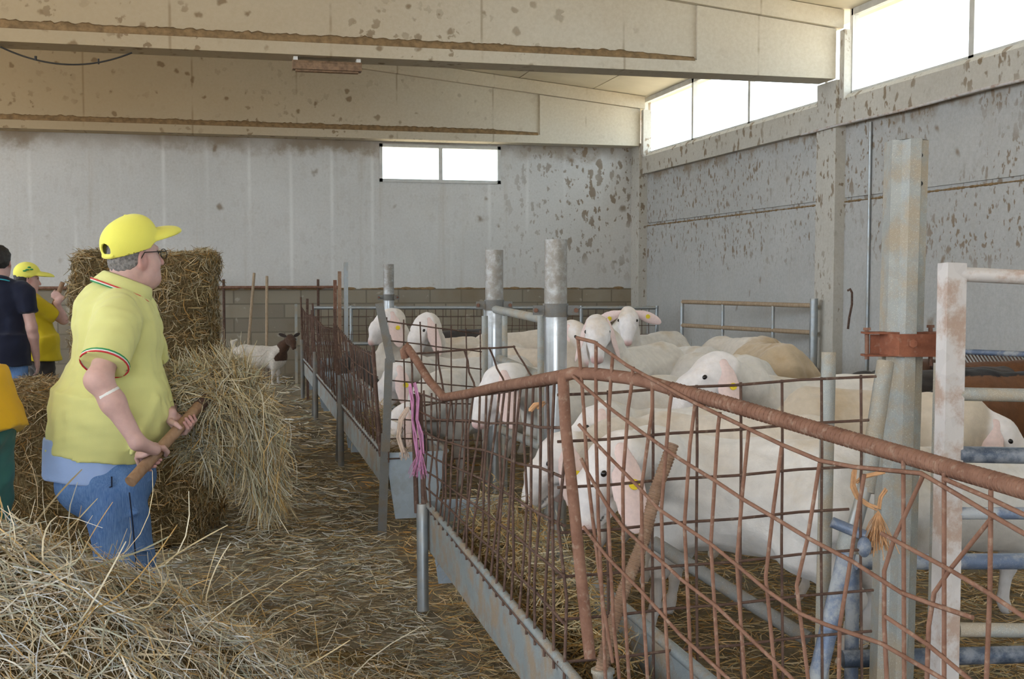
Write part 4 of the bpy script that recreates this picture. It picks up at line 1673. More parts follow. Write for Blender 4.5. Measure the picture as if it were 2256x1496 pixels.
# ---- gate on the right with its box post
gt = empty('pen_gate', (P(2100, 748, 3.3)[0], P(2100, 748, 3.3)[1], 0))
tag(gt, 'pale rust-stained pen gate with tubular rails at the right edge', 'gate')
DG = 3.3
a, b_ = P(2098, 580, DG), P(2080, 1496, DG)
MB().bar(b_ + (b_ - a) * 0.12, a, 0.062, 0.05, (0, 1, 0)).build('upright', M['whitepipe'], gt)
a2, b2 = P(2082, 800, DG + 0.06), P(2066, 1496, DG + 0.06)
MB().bar(b2 + (b2 - a2) * 0.12, a2, 0.05, 0.04, (0, 1, 0)).build('upright', M['dirtygalv'], gt)
for y0, y1, r, mt in ((604, 611, 0.021, 'whitepipe'), (868, 871, 0.0195, 'dirtygalv'), (1001, 1004, 0.024, 'darkblue'), (1131, 1131, 0.018, 'bluepipe'), (1387, 1389, 0.021, 'dirtygalv')):
    MB().tube([P(2112, y0, DG), P(2420, y0 + (y1 - y0) * 308 / 144, DG - 0.02)], r, 12).build('rail', M[mt], gt)
for ch in gt.children:
    ch.matrix_parent_inverse = Matrix.Translation(-Vector(gt.location))
lg = empty('low_gate', (P(2000, 748, 3.9)[0], P(2000, 748, 3.9)[1], 0))
tag(lg, 'worn blue double rail low behind the flanged post', 'gate')
MB().tube([P(1886, 1238, 3.9), P(2400, 1236, 3.9)], 0.028, 12).build('rail', M['bluepipe'], lg)
MB().tube([P(1856, 1452, 3.9), P(2400, 1438, 3.9)], 0.030, 12).build('rail', M['darkblue'], lg)
aa = P(1880, 1200, 3.95)
MB().tube([(aa[0], aa[1], 0.02), aa], 0.024, 10).build('upright', M['bluepipe'], lg)
for ch in lg.children:
    ch.matrix_parent_inverse = Matrix.Translation(-Vector(lg.location))

# small pipes at the corner
sp = MB().tube([P(1808, 1640, 3.42), P(1812, 1400, 3.42), P(1826, 776, 3.42)], 0.0215, 14)
tag(sp.build('fence_pipe', M['dirtygalv']), 'short upright galvanized pipe left of the flanged post', 'post')
lp = empty('leaning_prop', P(1800, 1520, 3.25))
tag(lp, 'leaning pipe prop, blue below and grey above, at the pen corner', 'post')
MB().tube([P(1951, 797, 3.42), P(1907, 1085, 3.36)], 0.0255, 14).build('upper_pipe', M['dirtygalv'], lp)
MB().tube([P(1907, 1070, 3.36), P(1868, 1215, 3.32)], 0.021, 14).build('middle_pipe', M['galv'], lp)
MB().tube([P(1872, 1190, 3.32), P(1800, 1496, 3.25), P(1770, 1640, 3.22)], 0.026, 14).build('lower_pipe', M['bluepipe'], lp)
c = MB().tube([P(1878, 1165, 3.31), P(1868, 1215, 3.31)], 0.034, 12)
c.build('clamp', M['dirtygalv'], lp)
MB().tube([P(1832, 1150, 3.28), P(1905, 1180, 3.26)], 0.016, 8).ball(P(1904, 1205, 3.24), (0.02, 0.02, 0.03)).build('clamp_bolt', M['bluepipe'], lp)
for ch in lp.children:
    ch.matrix_parent_inverse = Matrix.Translation(-Vector(lp.location))
dp = MB().tube([P(1440, 1195, 4.0), P(1780, 1408, 3.62)], 0.024, 12)
tag(dp.build('diagonal_pipe', M['mudpipe']), 'grey pipe slanting low across the pen behind the wire grid', 'pipe')

# twine knots
def twine(name, pxs, d, mat, label, n=5, spread=0.012, r=0.004, fray=None):
    rg = random.Random(len(label))
    m = MB()
    for k in range(n):
        off = np.array([rg.uniform(-1, 1) * spread for _ in range(3)])
        m.tube([P(x, y, d) + off * rg.uniform(0.4, 1) for x, y in pxs], r, 5)
    if fray:
        (x, y), cnt, ln = fray
        for k in range(cnt):
            q = P(x, y, d)
            pts = [q]
            dv = np.array((rg.uniform(-0.35, 0.35), rg.uniform(-0.35, 0.35), -1.0))
            for j in range(3):
                q = q + dv * ln / 3 + np.array([rg.uniform(-0.008, 0.008) for _ in range(3)])
                pts.append(q)
            m.tube(pts, 0.0013, 4, cap=False)
    o = m.build(name, M[mat])
    tag(o, label, 'twine')


twine('orange_twine', [(1882, 1035), (1878, 1070), (1888, 1095), (1912, 1112), (1935, 1120), (1940, 1095), (1950, 1080)], 3.28, 'twine', 'orange baler twine knotted round the leaning prop', 6, 0.008, 0.0032, ((1935, 1125), 70, 0.11))
twine('orange_twine', [(1888, 1062), (1905, 1050), (1950, 1040)], 3.27, 'twine', 'short orange twine loop above the frayed knot', 5, 0.006, 0.003)
twine('pink_twine', [(908, 845), (916, 880), (914, 925), (922, 960), (926, 1000)], 5.0, 'pinktwine', 'pink twine hanging on the far upright of the nearest rack', 6, 0.02, 0.004, ((926, 990), 26, 0.12))
twine('pale_twine', [(900, 900), (886, 925), (880, 960), (890, 995)], 5.0, 'paletwine', 'pale frayed rope end left of the pink twine', 5, 0.012, 0.005, ((890, 985), 20, 0.05))
twine('orange_twine', [(1168, 905), (1180, 893), (1200, 886), (1186, 900)], 3.3, 'twine', 'small rust orange knot on the nearest rack wires', 4, 0.006, 0.004)

# ---- back fence, gate at the right wall, right hayrack
bf = empty('back_fence', (P(1100, 748, 16.6)[0], P(1100, 748, 16.6)[1], 0))
tag(bf, 'galvanized rail fence with wire mesh along the block wall', 'fence')
A, B = P(690, 678, 16.6), P(1447, 678, 16.6)
MB().tube([A, B], 0.026, 10).build('rail', M['galv'], bf)
A2, B2 = P(690, 757, 16.6), P(1447, 757, 16.6)
MB().tube([A2, B2], 0.026, 10).build('rail', M['galv'], bf)
A3, B3 = P(690, 815, 16.6), P(1447, 815, 16.6)
MB().tube([A3, B3], 0.026, 10).build('rail', M['galv'], bf)
g = MB()
wire_panel(g, [A, B], [A3, B3], 46, 8, 0.005, 0.01, 33)
g.build('wire_mesh', M['rustdark'], bf)
for t_ in (0.0, 0.11, 0.24, 0.5, 0.78, 1.0):
    q = lerp(A, B, t_)
    MB().tube([(q[0], q[1], 0), (q[0], q[1], q[2] + 0.03)], 0.026, 10).build('upright', M['galv'], bf)
for ch in bf.children:
    ch.matrix_parent_inverse = Matrix.Translation(-Vector(bf.location))

wg = empty('metal_gate', (P(1650, 748, 13.6)[0], P(1650, 748, 13.6)[1], 0))
tag(wg, 'grey five-rail metal gate leaning along the right wall', 'gate')
gl, gr_ = P(1502, 748, 14.6), P(1792, 748, 12.7)
for z in (1.17, 0.87, 0.48, 0.16):
    MB().tube([(gl[0], gl[1], z), (gr_[0], gr_[1], z)], 0.026, 10).build('rail', M['palewood' if z > 0.8 else 'galv'], wg)
for t_, r in ((0, 0.026), (0.34, 0.02), (0.72, 0.02), (1.0, 0.045)):
    q = lerp(gl, gr_, t_)
    MB().tube([(q[0], q[1], 0.02), (q[0], q[1], 1.19 if t_ < 1 else 1.25)], r, 10).build('upright', M['galv'], wg)
for ch in wg.children:
    ch.matrix_parent_inverse = Matrix.Translation(-Vector(wg.location))

hr = empty('slatted_hayrack', (P(2230, 748, 8.2)[0], P(2230, 748, 8.2)[1], 0))
tag(hr, 'blue topped hayrack of slanted bars against the right wall', 'hay feeder')
h0, h1 = P(2060, 772, 9.9), P(2330, 784, 9.0)
l0, l1 = P(2120, 868, 9.6), P(2400, 876, 8.6)
MB().tube([h0, h1], 0.024, 10).build('top_rail', M['bluepipe'], hr)
MB().tube([l0, l1], 0.02, 10).build('bottom_rail', M['dirtygalv'], hr)
g = MB()
for k in range(34):
    t_ = k / 33
    g.tube([lerp(h0, h1, t_), lerp(l0, l1, t_)], 0.006, 6)
g.build('slanted_bars', M['rustdark'], hr)
for t_ in (0.02, 0.98):
    q = lerp(h0, h1, t_)
    MB().tube([(q[0], q[1], 0), q], 0.024, 8).build('upright', M['dirtygalv'], hr)
for ch in hr.children:
    ch.matrix_parent_inverse = Matrix.Translation(-Vector(hr.location))

# ---- left side: rail and handles at the block wall
rl = MB().tube([(-6, 17.6, 1.325), (P(746, 636, 17.5)[0], 17.6, 1.33)], 0.022, 8)
lf = empty('rusty_fence', (0.2, 17.6, 0))
ro = rl.build('rail', M['rust'], lf)
tag(lf, 'long rusty rail on thin posts along the block wall', 'fence')
for px in (495, 700):
    q = P(px, 748, 17.6)
    MB().tube([(q[0], 17.6, 0), (q[0], 17.6, 1.45)], 0.02, 8).build('upright', M['rustdark'], lf)
for ch in lf.children:
    ch.matrix_parent_inverse = Matrix.Translation(-Vector(lf.location))


def tool(px0, py0, px1, label, d0=16.4, d1=17.0):
    g_ = PZ(px0, d0, 0.0)
    t_ = P(px1, py0, d1)
    root = empty('hay_fork', g_)
    tag(root, label, 'hay fork', 'hay forks leaning on the rail')
    L = Vector(t_ - g_)
    MB().tube([L * 0.2, L], 0.021, 8).build('handle', M['palewood'], root)
    MB().tube([L * 0.13, L * 0.22], 0.024, 8).build('ferrule', M['rustdark'], root)
    f = MB()
    side = Vector(_r)
    for k in (-1.5, -0.5, 0.5, 1.5):
        f.tube([L * 0.14, L * 0.11 + side * k * 0.05, L * 0.0 + side * k * 0.055 + Vector((0, 0, 0.01))], 0.007, 6)
    f.build('tines', M['rustdark'], root)


tool(541, 602, 560, 'hay fork with a pale handle leaning right, behind the brown-necked goat')
tool(587, 609, 588, 'hay fork with a darker upright handle, behind the brown-necked goat')
# ------------------------------------------------------------------ sheep and goats
PEN = 0.055


def make_ear():
    q = [fell((0.55, 0, 0), (0.56, 0.225, 0.035), k=0.01), fcap((0.0, 0, 0), (0.35, 0, 0), 0.075, 0.09, ((0, 0, 1), 0.55), k=0.06)]
    me = sdf_mesh('ear', q, 0.024, None, 1)
    n = len(me.vertices)
    co = np.empty(n * 3, np.float32)
    me.vertices.foreach_get('co', co)
    co = co.reshape(-1, 3)
    co[:, 2] += -1.1 * co[:, 1] ** 2 * np.clip(co[:, 0] * 2, 0, 1) - 0.10 * co[:, 0] ** 2
    me.vertices.foreach_set('co', co.ravel())
    me.update()
    me.materials.append(M['ear'])
    return me


EAR = make_ear()
_e = MB().ball((0, 0, 0), (0.0155, 0.012, 0.0125), 12, 8).build('eye', M['eye'])
EYE = _e.data
bpy.data.objects.remove(_e)
_e = MB().tube([(0, 0, -0.004), (0, 0, 0.004)], 0.019, 14).tube([(0, 0, 0.004), (0, 0, 0.009)], 0.007, 8).build('ear_tag', M['tag'])
TAG = _e.data
bpy.data.objects.remove(_e)

WOOL = (0.66, 0.62, 0.58)
FACE = (0.90, 0.86, 0.86)
NOSE = (0.72, 0.47, 0.45)
LEGC = (0.66, 0.62, 0.60)
GROIN = (0.66, 0.48, 0.43)
SHEEPCOL = [WOOL, FACE, NOSE, LEGC, GROIN]


def child_mat(name, me, root, x, z, loc, scale=1.0):
    """a shared-mesh child with its x and z axes and its place given in the root's frame"""
    o = link(name, me, root)
    x = Vector(x).normalized()
    z = Vector(z)
    z = (z - x * z.dot(x)).normalized()
    y = z.cross(x)
    R = Matrix((x, y, z)).transposed().to_4x4()
    o.matrix_local = Matrix.Translation(Vector(loc)) @ R @ Matrix.Scale(scale, 4)
    return o


def sheep(label, px, d, phi, s=1.0, head=None, hphi=None, hpit=-40, vox=0.014, tags=(), cols=None, goat=False, seed=0, group='sheep feeding and standing in the pen',
          ears='droop', fat=0.90, z0=None, tail='down', legs=1.0, zback=None, hroll=0.0, eye=None, hs=1.12, tint=None, cat='sheep', name='sheep', mat='wool', xscale=1.0):
    r = np.random.default_rng(seed + int(px))
    base = PZ(px, d, 0)
    zz = (PEN if base[0] > 1.4 else 0.0) if z0 is None else z0
    base[2] = zz
    ang = math.radians(phi) - YAW
    cs, sn = math.cos(ang), math.sin(ang)

    def loc(w):
        v = (np.asarray(w) - base) / s
        return np.array((cs * v[0] + sn * v[1], -sn * v[0] + cs * v[1], v[2]))
    f = fat
    q = []
    L = legs
    up = 0.0 + (L - 1) * 0.35
    q += [fell((0.28, 0, 0.55 + up), (0.23, 0.175 * f, 0.205), k=0.05),
          fcap((0.22, 0, 0.545 + up), (-0.26, 0, 0.560 + up), 0.205, 0.215, ((0, 1, 0), 0.95 * f), k=0.06),
          fell((-0.40, 0, 0.590 + up), (0.21, 0.170 * f, 0.18), k=0.06),
          fcap((0.30, 0, 0.690 + up), (-0.42, 0, 0.735 + up), 0.055, 0.06, k=0.09),
          fell((-0.40, 0.095, 0.715 + up), (0.07, 0.05, 0.05), k=0.06), fell((-0.40, -0.095, 0.715 + up), (0.07, 0.05, 0.05), k=0.06)]
    for sy in (-1, 1):
        fx, rx = r.uniform(-0.07, 0.07), r.uniform(-0.07, 0.07)
        y = sy * 0.10
        q += [fcap((0.30, sy * 0.125, 0.56 + up), (0.27, sy * 0.115, 0.40 + up), 0.095, 0.07, k=0.06),
              fcap((0.27, sy * 0.115, 0.42 + up), (0.30 + fx, y, 0.25), 0.062, 0.037, reg=3, k=0.05),
              fell((0.305 + fx, y, 0.245), (0.036, 0.034, 0.045), reg=3, k=0.03),
              fcap((0.305 + fx, y, 0.25), (0.30 + fx * 1.5, y, 0.085), 0.027, 0.022, reg=3, k=0.015),
              fcap((0.30 + fx * 1.5, y, 0.085), (0.325 + fx * 1.5, y, 0.035), 0.025, 0.026, reg=3, k=0.01),
              fcap((-0.38, sy * 0.125, 0.56 + up), (-0.30, sy * 0.128, 0.43 + up), 0.135, 0.088, k=0.07),
              fcap((-0.31, sy * 0.13, 0.43 + up), (-0.46 + rx, sy * 0.115, 0.285), 0.085, 0.04, reg=3, k=0.05),
              fell((-0.468 + rx, sy * 0.115, 0.285), (0.036, 0.03, 0.05), reg=3, k=0.03),
              fcap((-0.46 + rx, sy * 0.115, 0.28), (-0.43 + rx * 1.3, sy * 0.115, 0.085), 0.029, 0.023, reg=3, k=0.015),
              fcap((-0.43 + rx * 1.3, sy * 0.115, 0.085), (-0.405 + rx * 1.3, sy * 0.115, 0.035), 0.025, 0.026, reg=3, k=0.01)]
    if tail == 'down':
        q.append(fcap((-0.60, 0, 0.63 + up), (-0.645, 0, 0.36 + up), 0.045, 0.022, k=0.05))
    else:
        q.append(fcap((-0.56, 0, 0.70 + up), (-0.62, 0, 0.86 + up), 0.04, 0.03, k=0.04))
        q.append(fcap((-0.62, 0, 0.86 + up), (-0.52, 0, 0.90 + up), 0.03, 0.02, k=0.03))
    if not goat:
        q += [fell((-0.30, 0.045, 0.375 + up), (0.09, 0.06, 0.07), reg=4, k=0.04), fell((-0.30, -0.045, 0.375 + up), (0.09, 0.06, 0.07), reg=4, k=0.04)]
    # head
    da = math.radians((phi if hphi is None else hphi) - phi)
    pt = math.radians(hpit)
    for b_ in q:
        for k_ in ('a', 'b', 'c'):
            if k_ in b_:
                b_[k_] = b_[k_] * np.array((0.93, 1, 1))
    hf = np.array((math.cos(pt) * math.cos(da), math.cos(pt) * math.sin(da), math.sin(pt)))
    hl = np.array((-math.sin(da), math.cos(da), 0.0))
    hu = np.cross(hf, hl)
    if hroll:
        rr = math.radians(hroll)
        hl, hu = hl * math.cos(rr) + hu * math.sin(rr), hu * math.cos(rr) - hl * math.sin(rr)
    A = np.stack([hf, hl, hu])
    G = hs
    if head is None:
        H = np.array((0.66, 0, 0.86))
    elif eye is None:
        H = loc(P(*head))
    else:
        # the pixel given is the visible eye (or the point between both eyes)
        T = loc(P(*head))
        sd_ = {'L': 1, 'R': -1, 'M': 0}[eye]
        H = T - (hf * 0.062 + hl * 0.0705 * sd_ + hu * 0.036) * G

    def h(a, b, c):
        return H + (hf * a + hl * b + hu * c) * G
    nb = h(-0.055, 0, -0.03)
    s0 = np.array((0.315, 0, 0.60 + up))
    nl = np.linalg.norm(nb - s0)
    if nl > 0.62 or nl < 0.2:
        print('NECK', label[:40], round(float(nl), 2), 'head local', H.round(2))
    mid = lerp(s0, nb, 0.5) + np.array((0.0, 0, 0.03))
    nr = 0.85 if goat else 1.0
    q += [fcap(s0, mid, 0.165 * nr, 0.115 * nr, k=0.08), fcap(mid, nb, 0.115 * nr, 0.082 * nr, reg=0, k=0.06)]
    q += [fell(h(0, 0, 0), (0.105 * G, 0.076 * G, 0.086 * G), A, reg=1, k=0.03),
          fcap(h(0.02, 0, 0.012), h(0.11, 0, 0.008), 0.070 * G, 0.060 * G, reg=1, k=0.03),
          fcap(h(0.11, 0, 0.006), h(0.20, 0, -0.038), 0.058 * G, 0.041 * G, reg=1, k=0.03),
          fcap(h(-0.01, 0, -0.055), h(0.185, 0, -0.078), 0.048 * G, 0.024 * G, reg=1, k=0.025),
          fell(h(0.222, 0, -0.048), (0.028 * G, 0.036 * G, 0.030 * G), A, reg=2, k=0.02)]
    for sy in (-1, 1):
        q += [fell(h(0.055, sy * 0.058, 0.038), (0.034, 0.018, 0.022), A, reg=1, k=0.02),
              fell(h(0.04, sy * 0.045, -0.035), (0.06, 0.028, 0.045), A, reg=1, k=0.03)]
        if vox < 0.012:
            q += [fell(h(0.243, sy * 0.018, -0.040), (0.012, 0.006, 0.005), A, k=0.004, sub=True)]
    if vox < 0.012:
        q += [fell(h(0.19, 0, -0.073), (0.055, 0.06, 0.0035), A, k=0.006, sub=True)]
    if cols is None:
        # every fleece has its own tone: creamy, tan or greyish
        t_ = r.uniform(0, 1)
        tone = lerp(lerp((0.65, 0.55, 0.44), (0.76, 0.72, 0.67), min(1, t_ * 2)), (0.58, 0.56, 0.53), max(0, t_ * 2 - 1) * 0.8)
        if tint is not None:
            tone = np.array(tint)
        cols = [tuple(tone), FACE, NOSE, tuple(lerp(LEGC, tone, 0.3)), GROIN]
    me = sdf_mesh(name, q, vox, (0.0035, 17.0, seed + 5), 1, cols)
    o = link(name, me, None, M[mat])
    o.matrix_world = Matrix.Translation(Vector(base)) @ Matrix.Rotation(ang, 4, 'Z') @ Matrix.Scale(s, 4)
    tag(o, label, cat, group)
    for sy in (-1, 1):
        side = 'L' if sy > 0 else 'R'
        if ears == 'droop':
            w = hl * sy * 0.36 - hf * 0.12 + np.array((0, 0, -1.0)) * 0.9
            nrm = hl * sy * 1.0 + np.array((0, 0, 0.12)) + hf * 0.12
            es = 0.275
        elif ears == 'out':
            w = hl * sy * 0.86 - hf * 0.10 + np.array((0, 0, -0.45))
            nrm = hf * 0.9 + hu * 0.5
            es = 0.22
        else:
            w = hl * sy * 0.9 - hf * 0.3 + hu * 0.25
            nrm = hf * 0.8 + hu * 0.4
            es = 0.15
        e = child_mat('ear', EAR, o, w, nrm, h(-0.035, sy * 0.060, 0.038), es)
        if goat:
            e.data = GOATEAR
        child_mat('eye', EYE, o, hf, hu, h(0.062, sy * 0.0695, 0.036), 0.95)
        if side in tags:
            t = link('ear_tag', TAG, e)
            t.matrix_local = Matrix.Translation((0.50, 0.05, 0.035)) @ Matrix.Scale(1 / es, 4)
    for fx in (0.30, ):
        pass
    if vox < 0.016:
        hv = MB()
    if goat == 'horn':
        for sy in (-1, 1):
            pts = [h(-0.02, sy * 0.03, 0.07), h(-0.05, sy * 0.045, 0.14), h(-0.11, sy * 0.06, 0.19), h(-0.18, sy * 0.07, 0.20)]
            MB().tube(pts, [0.02, 0.017, 0.012, 0.005], 8).build('horn', M['hoof'], o)
    return o


GOATEAR = EAR.copy()
GOATEAR.materials.clear()
GOATEAR.materials.append(simple('dark_goat_ear', (0.045, 0.03, 0.025), 0.8))

V1, V2, V3 = 0.0095, 0.013, 0.017
# nearest row at the trough
sheep('nearest sheep, whole body sideways with yellow tag, head down to the trough', 1640, 4.52, 143, 1.03, (1331, 1043, 4.13), 196, -50, V1, ('L',), seed=1, eye='L', tint=(0.76, 0.735, 0.71))
sheep('sheep chewing hay with its white face at the near trough, behind the nearest sheep', 1588, 5.28, 160, 1.02, (1210, 1021, 4.85), 194, -42, V1, ('L',), seed=2, eye='L')
sheep('sheep with only the top of its head showing between thick post and trough', 1455, 6.0, 162, 0.96, (1293, 941, 5.72), 187, -42, V2, seed=3, eye='L')
sheep('sheep with big hanging ear right behind the bent pipe, head lowered', 1335, 7.0, 180, 1.04, (1082, 858, 6.35), 192, -48, V2, seed=4, eye='L')
sheep('large sheep with yellow-tagged drooping ear behind the ribbed bar', 1805, 6.9, 180, 1.07, (1553, 831, 6.38), 194, -32, V1, ('L',), seed=5, eye='L', hs=1.36)
sheep('tan sheep standing behind the flanged post, head peeking above the dark blue rail', 1950, 6.05, 352, 1.06, (2226, 972, 5.80), 335, -48, V2, seed=6, eye='R', tint=(0.62, 0.53, 0.42))
sheep('shaggy sheep standing below the dark blue rail, its head beyond the right edge', 2132, 4.72, 8, 0.93, (2440, 950, 4.72), 350, -35, V2, seed=7)
# rear rows
sheep('sheep seen from behind, rump toward us near the wall gate', 1688, 9.42, 95, 1.13, (1690, 775, 10.15), 93, -60, V2, seed=8, tint=(0.56, 0.44, 0.30))
sheep('white-faced sheep staring at the camera, just right of the thick post', 1401, 9.25, 232, 1.11, (1316, 731, 8.65), 264, -40, V2, seed=9, eye='M', fat=1.05)
sheep('white-faced sheep with ears spread wide and yellow tags, farthest row', 1420, 11.38, 222, 1.10, (1383, 706, 10.88), 262, -38, V2, ('L', 'R'), seed=10, ears='out', eye='M')
sheep('sheep back nearest to the wall gate, farthest row', 1628, 10.95, 115, 1.09, (1590, 775, 11.65), 128, -40, V3, seed=11)
sheep('sheep back in the middle of the pen, left of the rump', 1494, 10.20, 122, 1.04, (1470, 800, 10.80), 122, -45, V3, seed=12)
sheep('rounded sheep back just behind the tagged large sheep', 1582, 8.54, 112, 1.09, (1540, 850, 9.14), 112, -45, V3, seed=13)
sheep('sheep half hidden by the thick post, muzzle toward the right', 1165, 9.47, 335, 1.08, (1268, 742, 9.17), 318, -40, V3, seed=14, eye='R')
sheep('sheep back between the two shiny posts, farthest row', 1150, 12.00, 184, 1.10, (1075, 790, 11.95), 184, -45, V3, seed=15)
sheep('sheep looking left over the second rack, head held high', 945, 10.95, 176, 1.07, (845, 709, 10.5), 208, -38, V2, seed=16, eye='L', tags=('L',))
sheep('sheep with lowered white forehead, next to the one looking left', 1029, 10.3, 178, 1.06, (934, 728, 9.75), 226, -50, V2, seed=17, eye='L')
sheep('sheep feeding at the second rack, face turned left behind the wire', 1034, 9.06, 170, 1.02, (861, 837, 8.41), 205, -48, V2, seed=18, eye='L', tags=('L',))
sheep('sheep with head bowed into the second trough, nearest to the pink twine', 1050, 8.0, 222, 1.03, (896, 925, 7.3), 208, -58, V2, seed=19)

# goats
BRN = [(0.16, 0.07, 0.03), (0.10, 0.05, 0.03), (0.05, 0.035, 0.03), (0.07, 0.04, 0.025), (0.12, 0.06, 0.03)]
DRK = [(0.05, 0.042, 0.038), (0.04, 0.034, 0.03), (0.03, 0.025, 0.025), (0.04, 0.034, 0.03), (0.05, 0.04, 0.04)]
GRY = [(0.16, 0.15, 0.145), (0.10, 0.095, 0.09), (0.06, 0.055, 0.055), (0.12, 0.11, 0.10), (0.14, 0.12, 0.11)]
gg = 'goats in the barn'
g1 = sheep('brown goat with a black stripe along its back at the right edge', 2267, 6.92, 4, 1.10, (2470, 810, 6.82), 4, -20, V2, goat=True, cols=BRN, group=gg, cat='goat', name='goat', mat='goat', seed=31, ears='up')
sheep('dark goat with a yellow tag peeking out right of the sheep by the leaning prop', 2066, 7.75, 176, 1.04, (1897, 852, 7.55), 195, -35, V2, ('L', 'R'), goat=True, cols=DRK, group=gg, cat='goat', name='goat', mat='goat', seed=32, ears='out')
sheep('dark brown goat head between the flanged post and the pen gate', 2172, 8.4, 174, 1.04, (2035, 822, 8.3), 200, -35, V2, ('L', 'R'), goat=True, cols=BRN, group=gg, cat='goat', name='goat', mat='goat', seed=33, ears='out')
sheep('grey dark goat behind the wire of the third rack', 868, 12.35, 186, 0.82, (772, 790, 12.05), 190, -45, V3, goat=True, cols=GRY, group=gg, cat='goat', name='goat', mat='goat', seed=34, ears='out')
sheep('dark grey goat back showing behind the second rack sheep', 987, 13.00, 180, 1.05, (930, 770, 13.20), 180, -30, V3, goat=True, cols=DRK, group=gg, cat='goat', name='goat', mat='goat', seed=35, ears='out')
WHT = [(0.68, 0.62, 0.55), (0.10, 0.06, 0.045), (0.5, 0.45, 0.42), (0.62, 0.57, 0.52), (0.62, 0.55, 0.5)]
wg_ = sheep('white goat with brown neck and white blaze by the block wall', 578, 15.60, 2, 0.70, (640, 748, 15.40), 300, -25, 0.011, goat=True, cols=WHT, group=gg, cat='goat', name='goat', mat='goat', seed=36, ears='up', tail='up', fat=0.95)


def recolor(o, fn):
    me = o.data
    n = len(me.vertices)
    co = np.empty(n * 3, np.float32)
    me.vertices.foreach_get('co', co)
    co = co.reshape(-1, 3)
    a = me.color_attributes['Col']
    c = np.empty(n * 4, np.float32)
    a.data.foreach_get('color', c)
    c = c.reshape(-1, 4)
    c[:, :3] = fn(co, c[:, :3])
    a.data.foreach_set('color', c.ravel())


def neckbrown(co, c):
    c = c.copy()
    m = (co[:, 0] > 0.32 + 0.05 * np.sin(co[:, 2] * 20)) & (co[:, 2] > 0.50)
    c[m] = (0.085, 0.045, 0.028)
    H = None
    return c


recolor(wg_, neckbrown)


def stripe(co, c):
    c = c.copy()
    m = (np.abs(co[:, 1]) < 0.075 + 0.02 * np.sin(co[:, 0] * 15)) & (co[:, 2] > 0.6)
    c[m] = (0.012, 0.010, 0.010)
    return c


recolor(g1, stripe)
# ------------------------------------------------------------------ people
SKIN = [(0.62, 0.40, 0.36), (0.58, 0.32, 0.29), (0.58, 0.28, 0.27)]
FW2 = np.array((_f[0], _f[1], 0)) / math.hypot(_f[0], _f[1])


class Frame:
    """local frame of a figure: u to the right as seen from the aisle, w away, z up"""

    def __init__(self, px, d):
        b = PZ(px, d, 0)
        self.o = np.array((b[0], b[1], 0.0))
        self.d = d

    def __call__(self, px, py, w=0.0):
        v = P(px, py, self.d + w) - self.o
        return np.array((v @ _r, v @ FW2, v[2]))

    def place(self, o):
        o.matrix_world = Matrix.Translation(Vector(self.o)) @ Matrix.Rotation(-YAW, 4, 'Z')

    def world(self, p):
        return self.o + _r * p[0] + FW2 * p[1] + np.array((0, 0, p[2]))


def unit(v):
    v = np.asarray(v, float)
    return v / np.linalg.norm(v)


def grip_hand(c, a, p, wrist, r, thumb=1):
    """a hand closed round a bar: c on the bar's axis, a the axis, p from axis to palm"""
    a = unit(a)
    p = unit(np.asarray(p, float) - a * np.dot(a, p))
    qv = np.cross(a, p)
    if np.dot(qv, c - wrist) < 0:
        qv = -qv
    out = []

    def at(th, rad, off):
        th = math.radians(th)
        return c + (p * math.cos(th) + qv * math.sin(th)) * rad + a * off
    ax = np.stack([a, p, qv])
    out.append(fell(c + p * (r + 0.018) + qv * 0.002, (0.043, 0.017, 0.046), ax, k=0.012))
    out.append(fell(c + p * (r + 0.020) - qv * 0.03 + a * 0.018 * thumb, (0.026, 0.018, 0.026), ax, k=0.012))
    for i, (off, rad) in enumerate(((0.032, 0.0092), (0.011, 0.0098), (-0.010, 0.0094), (-0.030, 0.0082))):
        off *= thumb
        ln = (1.0, 1.06, 1.0, 0.88)[i]
        ths = [48, 62 + 28 * ln, 62 + 88 * ln, 62 + 145 * ln]
        pts = [at(ths[0], r + 0.024, off * 0.98), at(ths[1], r + 0.015, off * 1.02), at(ths[2], r + 0.0095, off * 1.04), at(ths[3], r + 0.0085, off * 1.04)]
        for k in range(3):
            out.append(fcap(pts[k], pts[k + 1], rad * (1.06 - 0.08 * k), rad * (0.98 - 0.08 * k), reg=1 if k == 2 else 0, k=0.004))
    t = [at(-42, r + 0.022, 0.030 * thumb), at(-70, r + 0.018, 0.052 * thumb), at(-115, r + 0.012, 0.066 * thumb), at(-160, r + 0.0105, 0.070 * thumb)]
    for k in range(3):
        out.append(fcap(t[k], t[k + 1], 0.0135 - 0.0015 * k, 0.012 - 0.0012 * k, k=0.006))
    heel = c + p * (r + 0.020) - qv * 0.052
    return out, heel


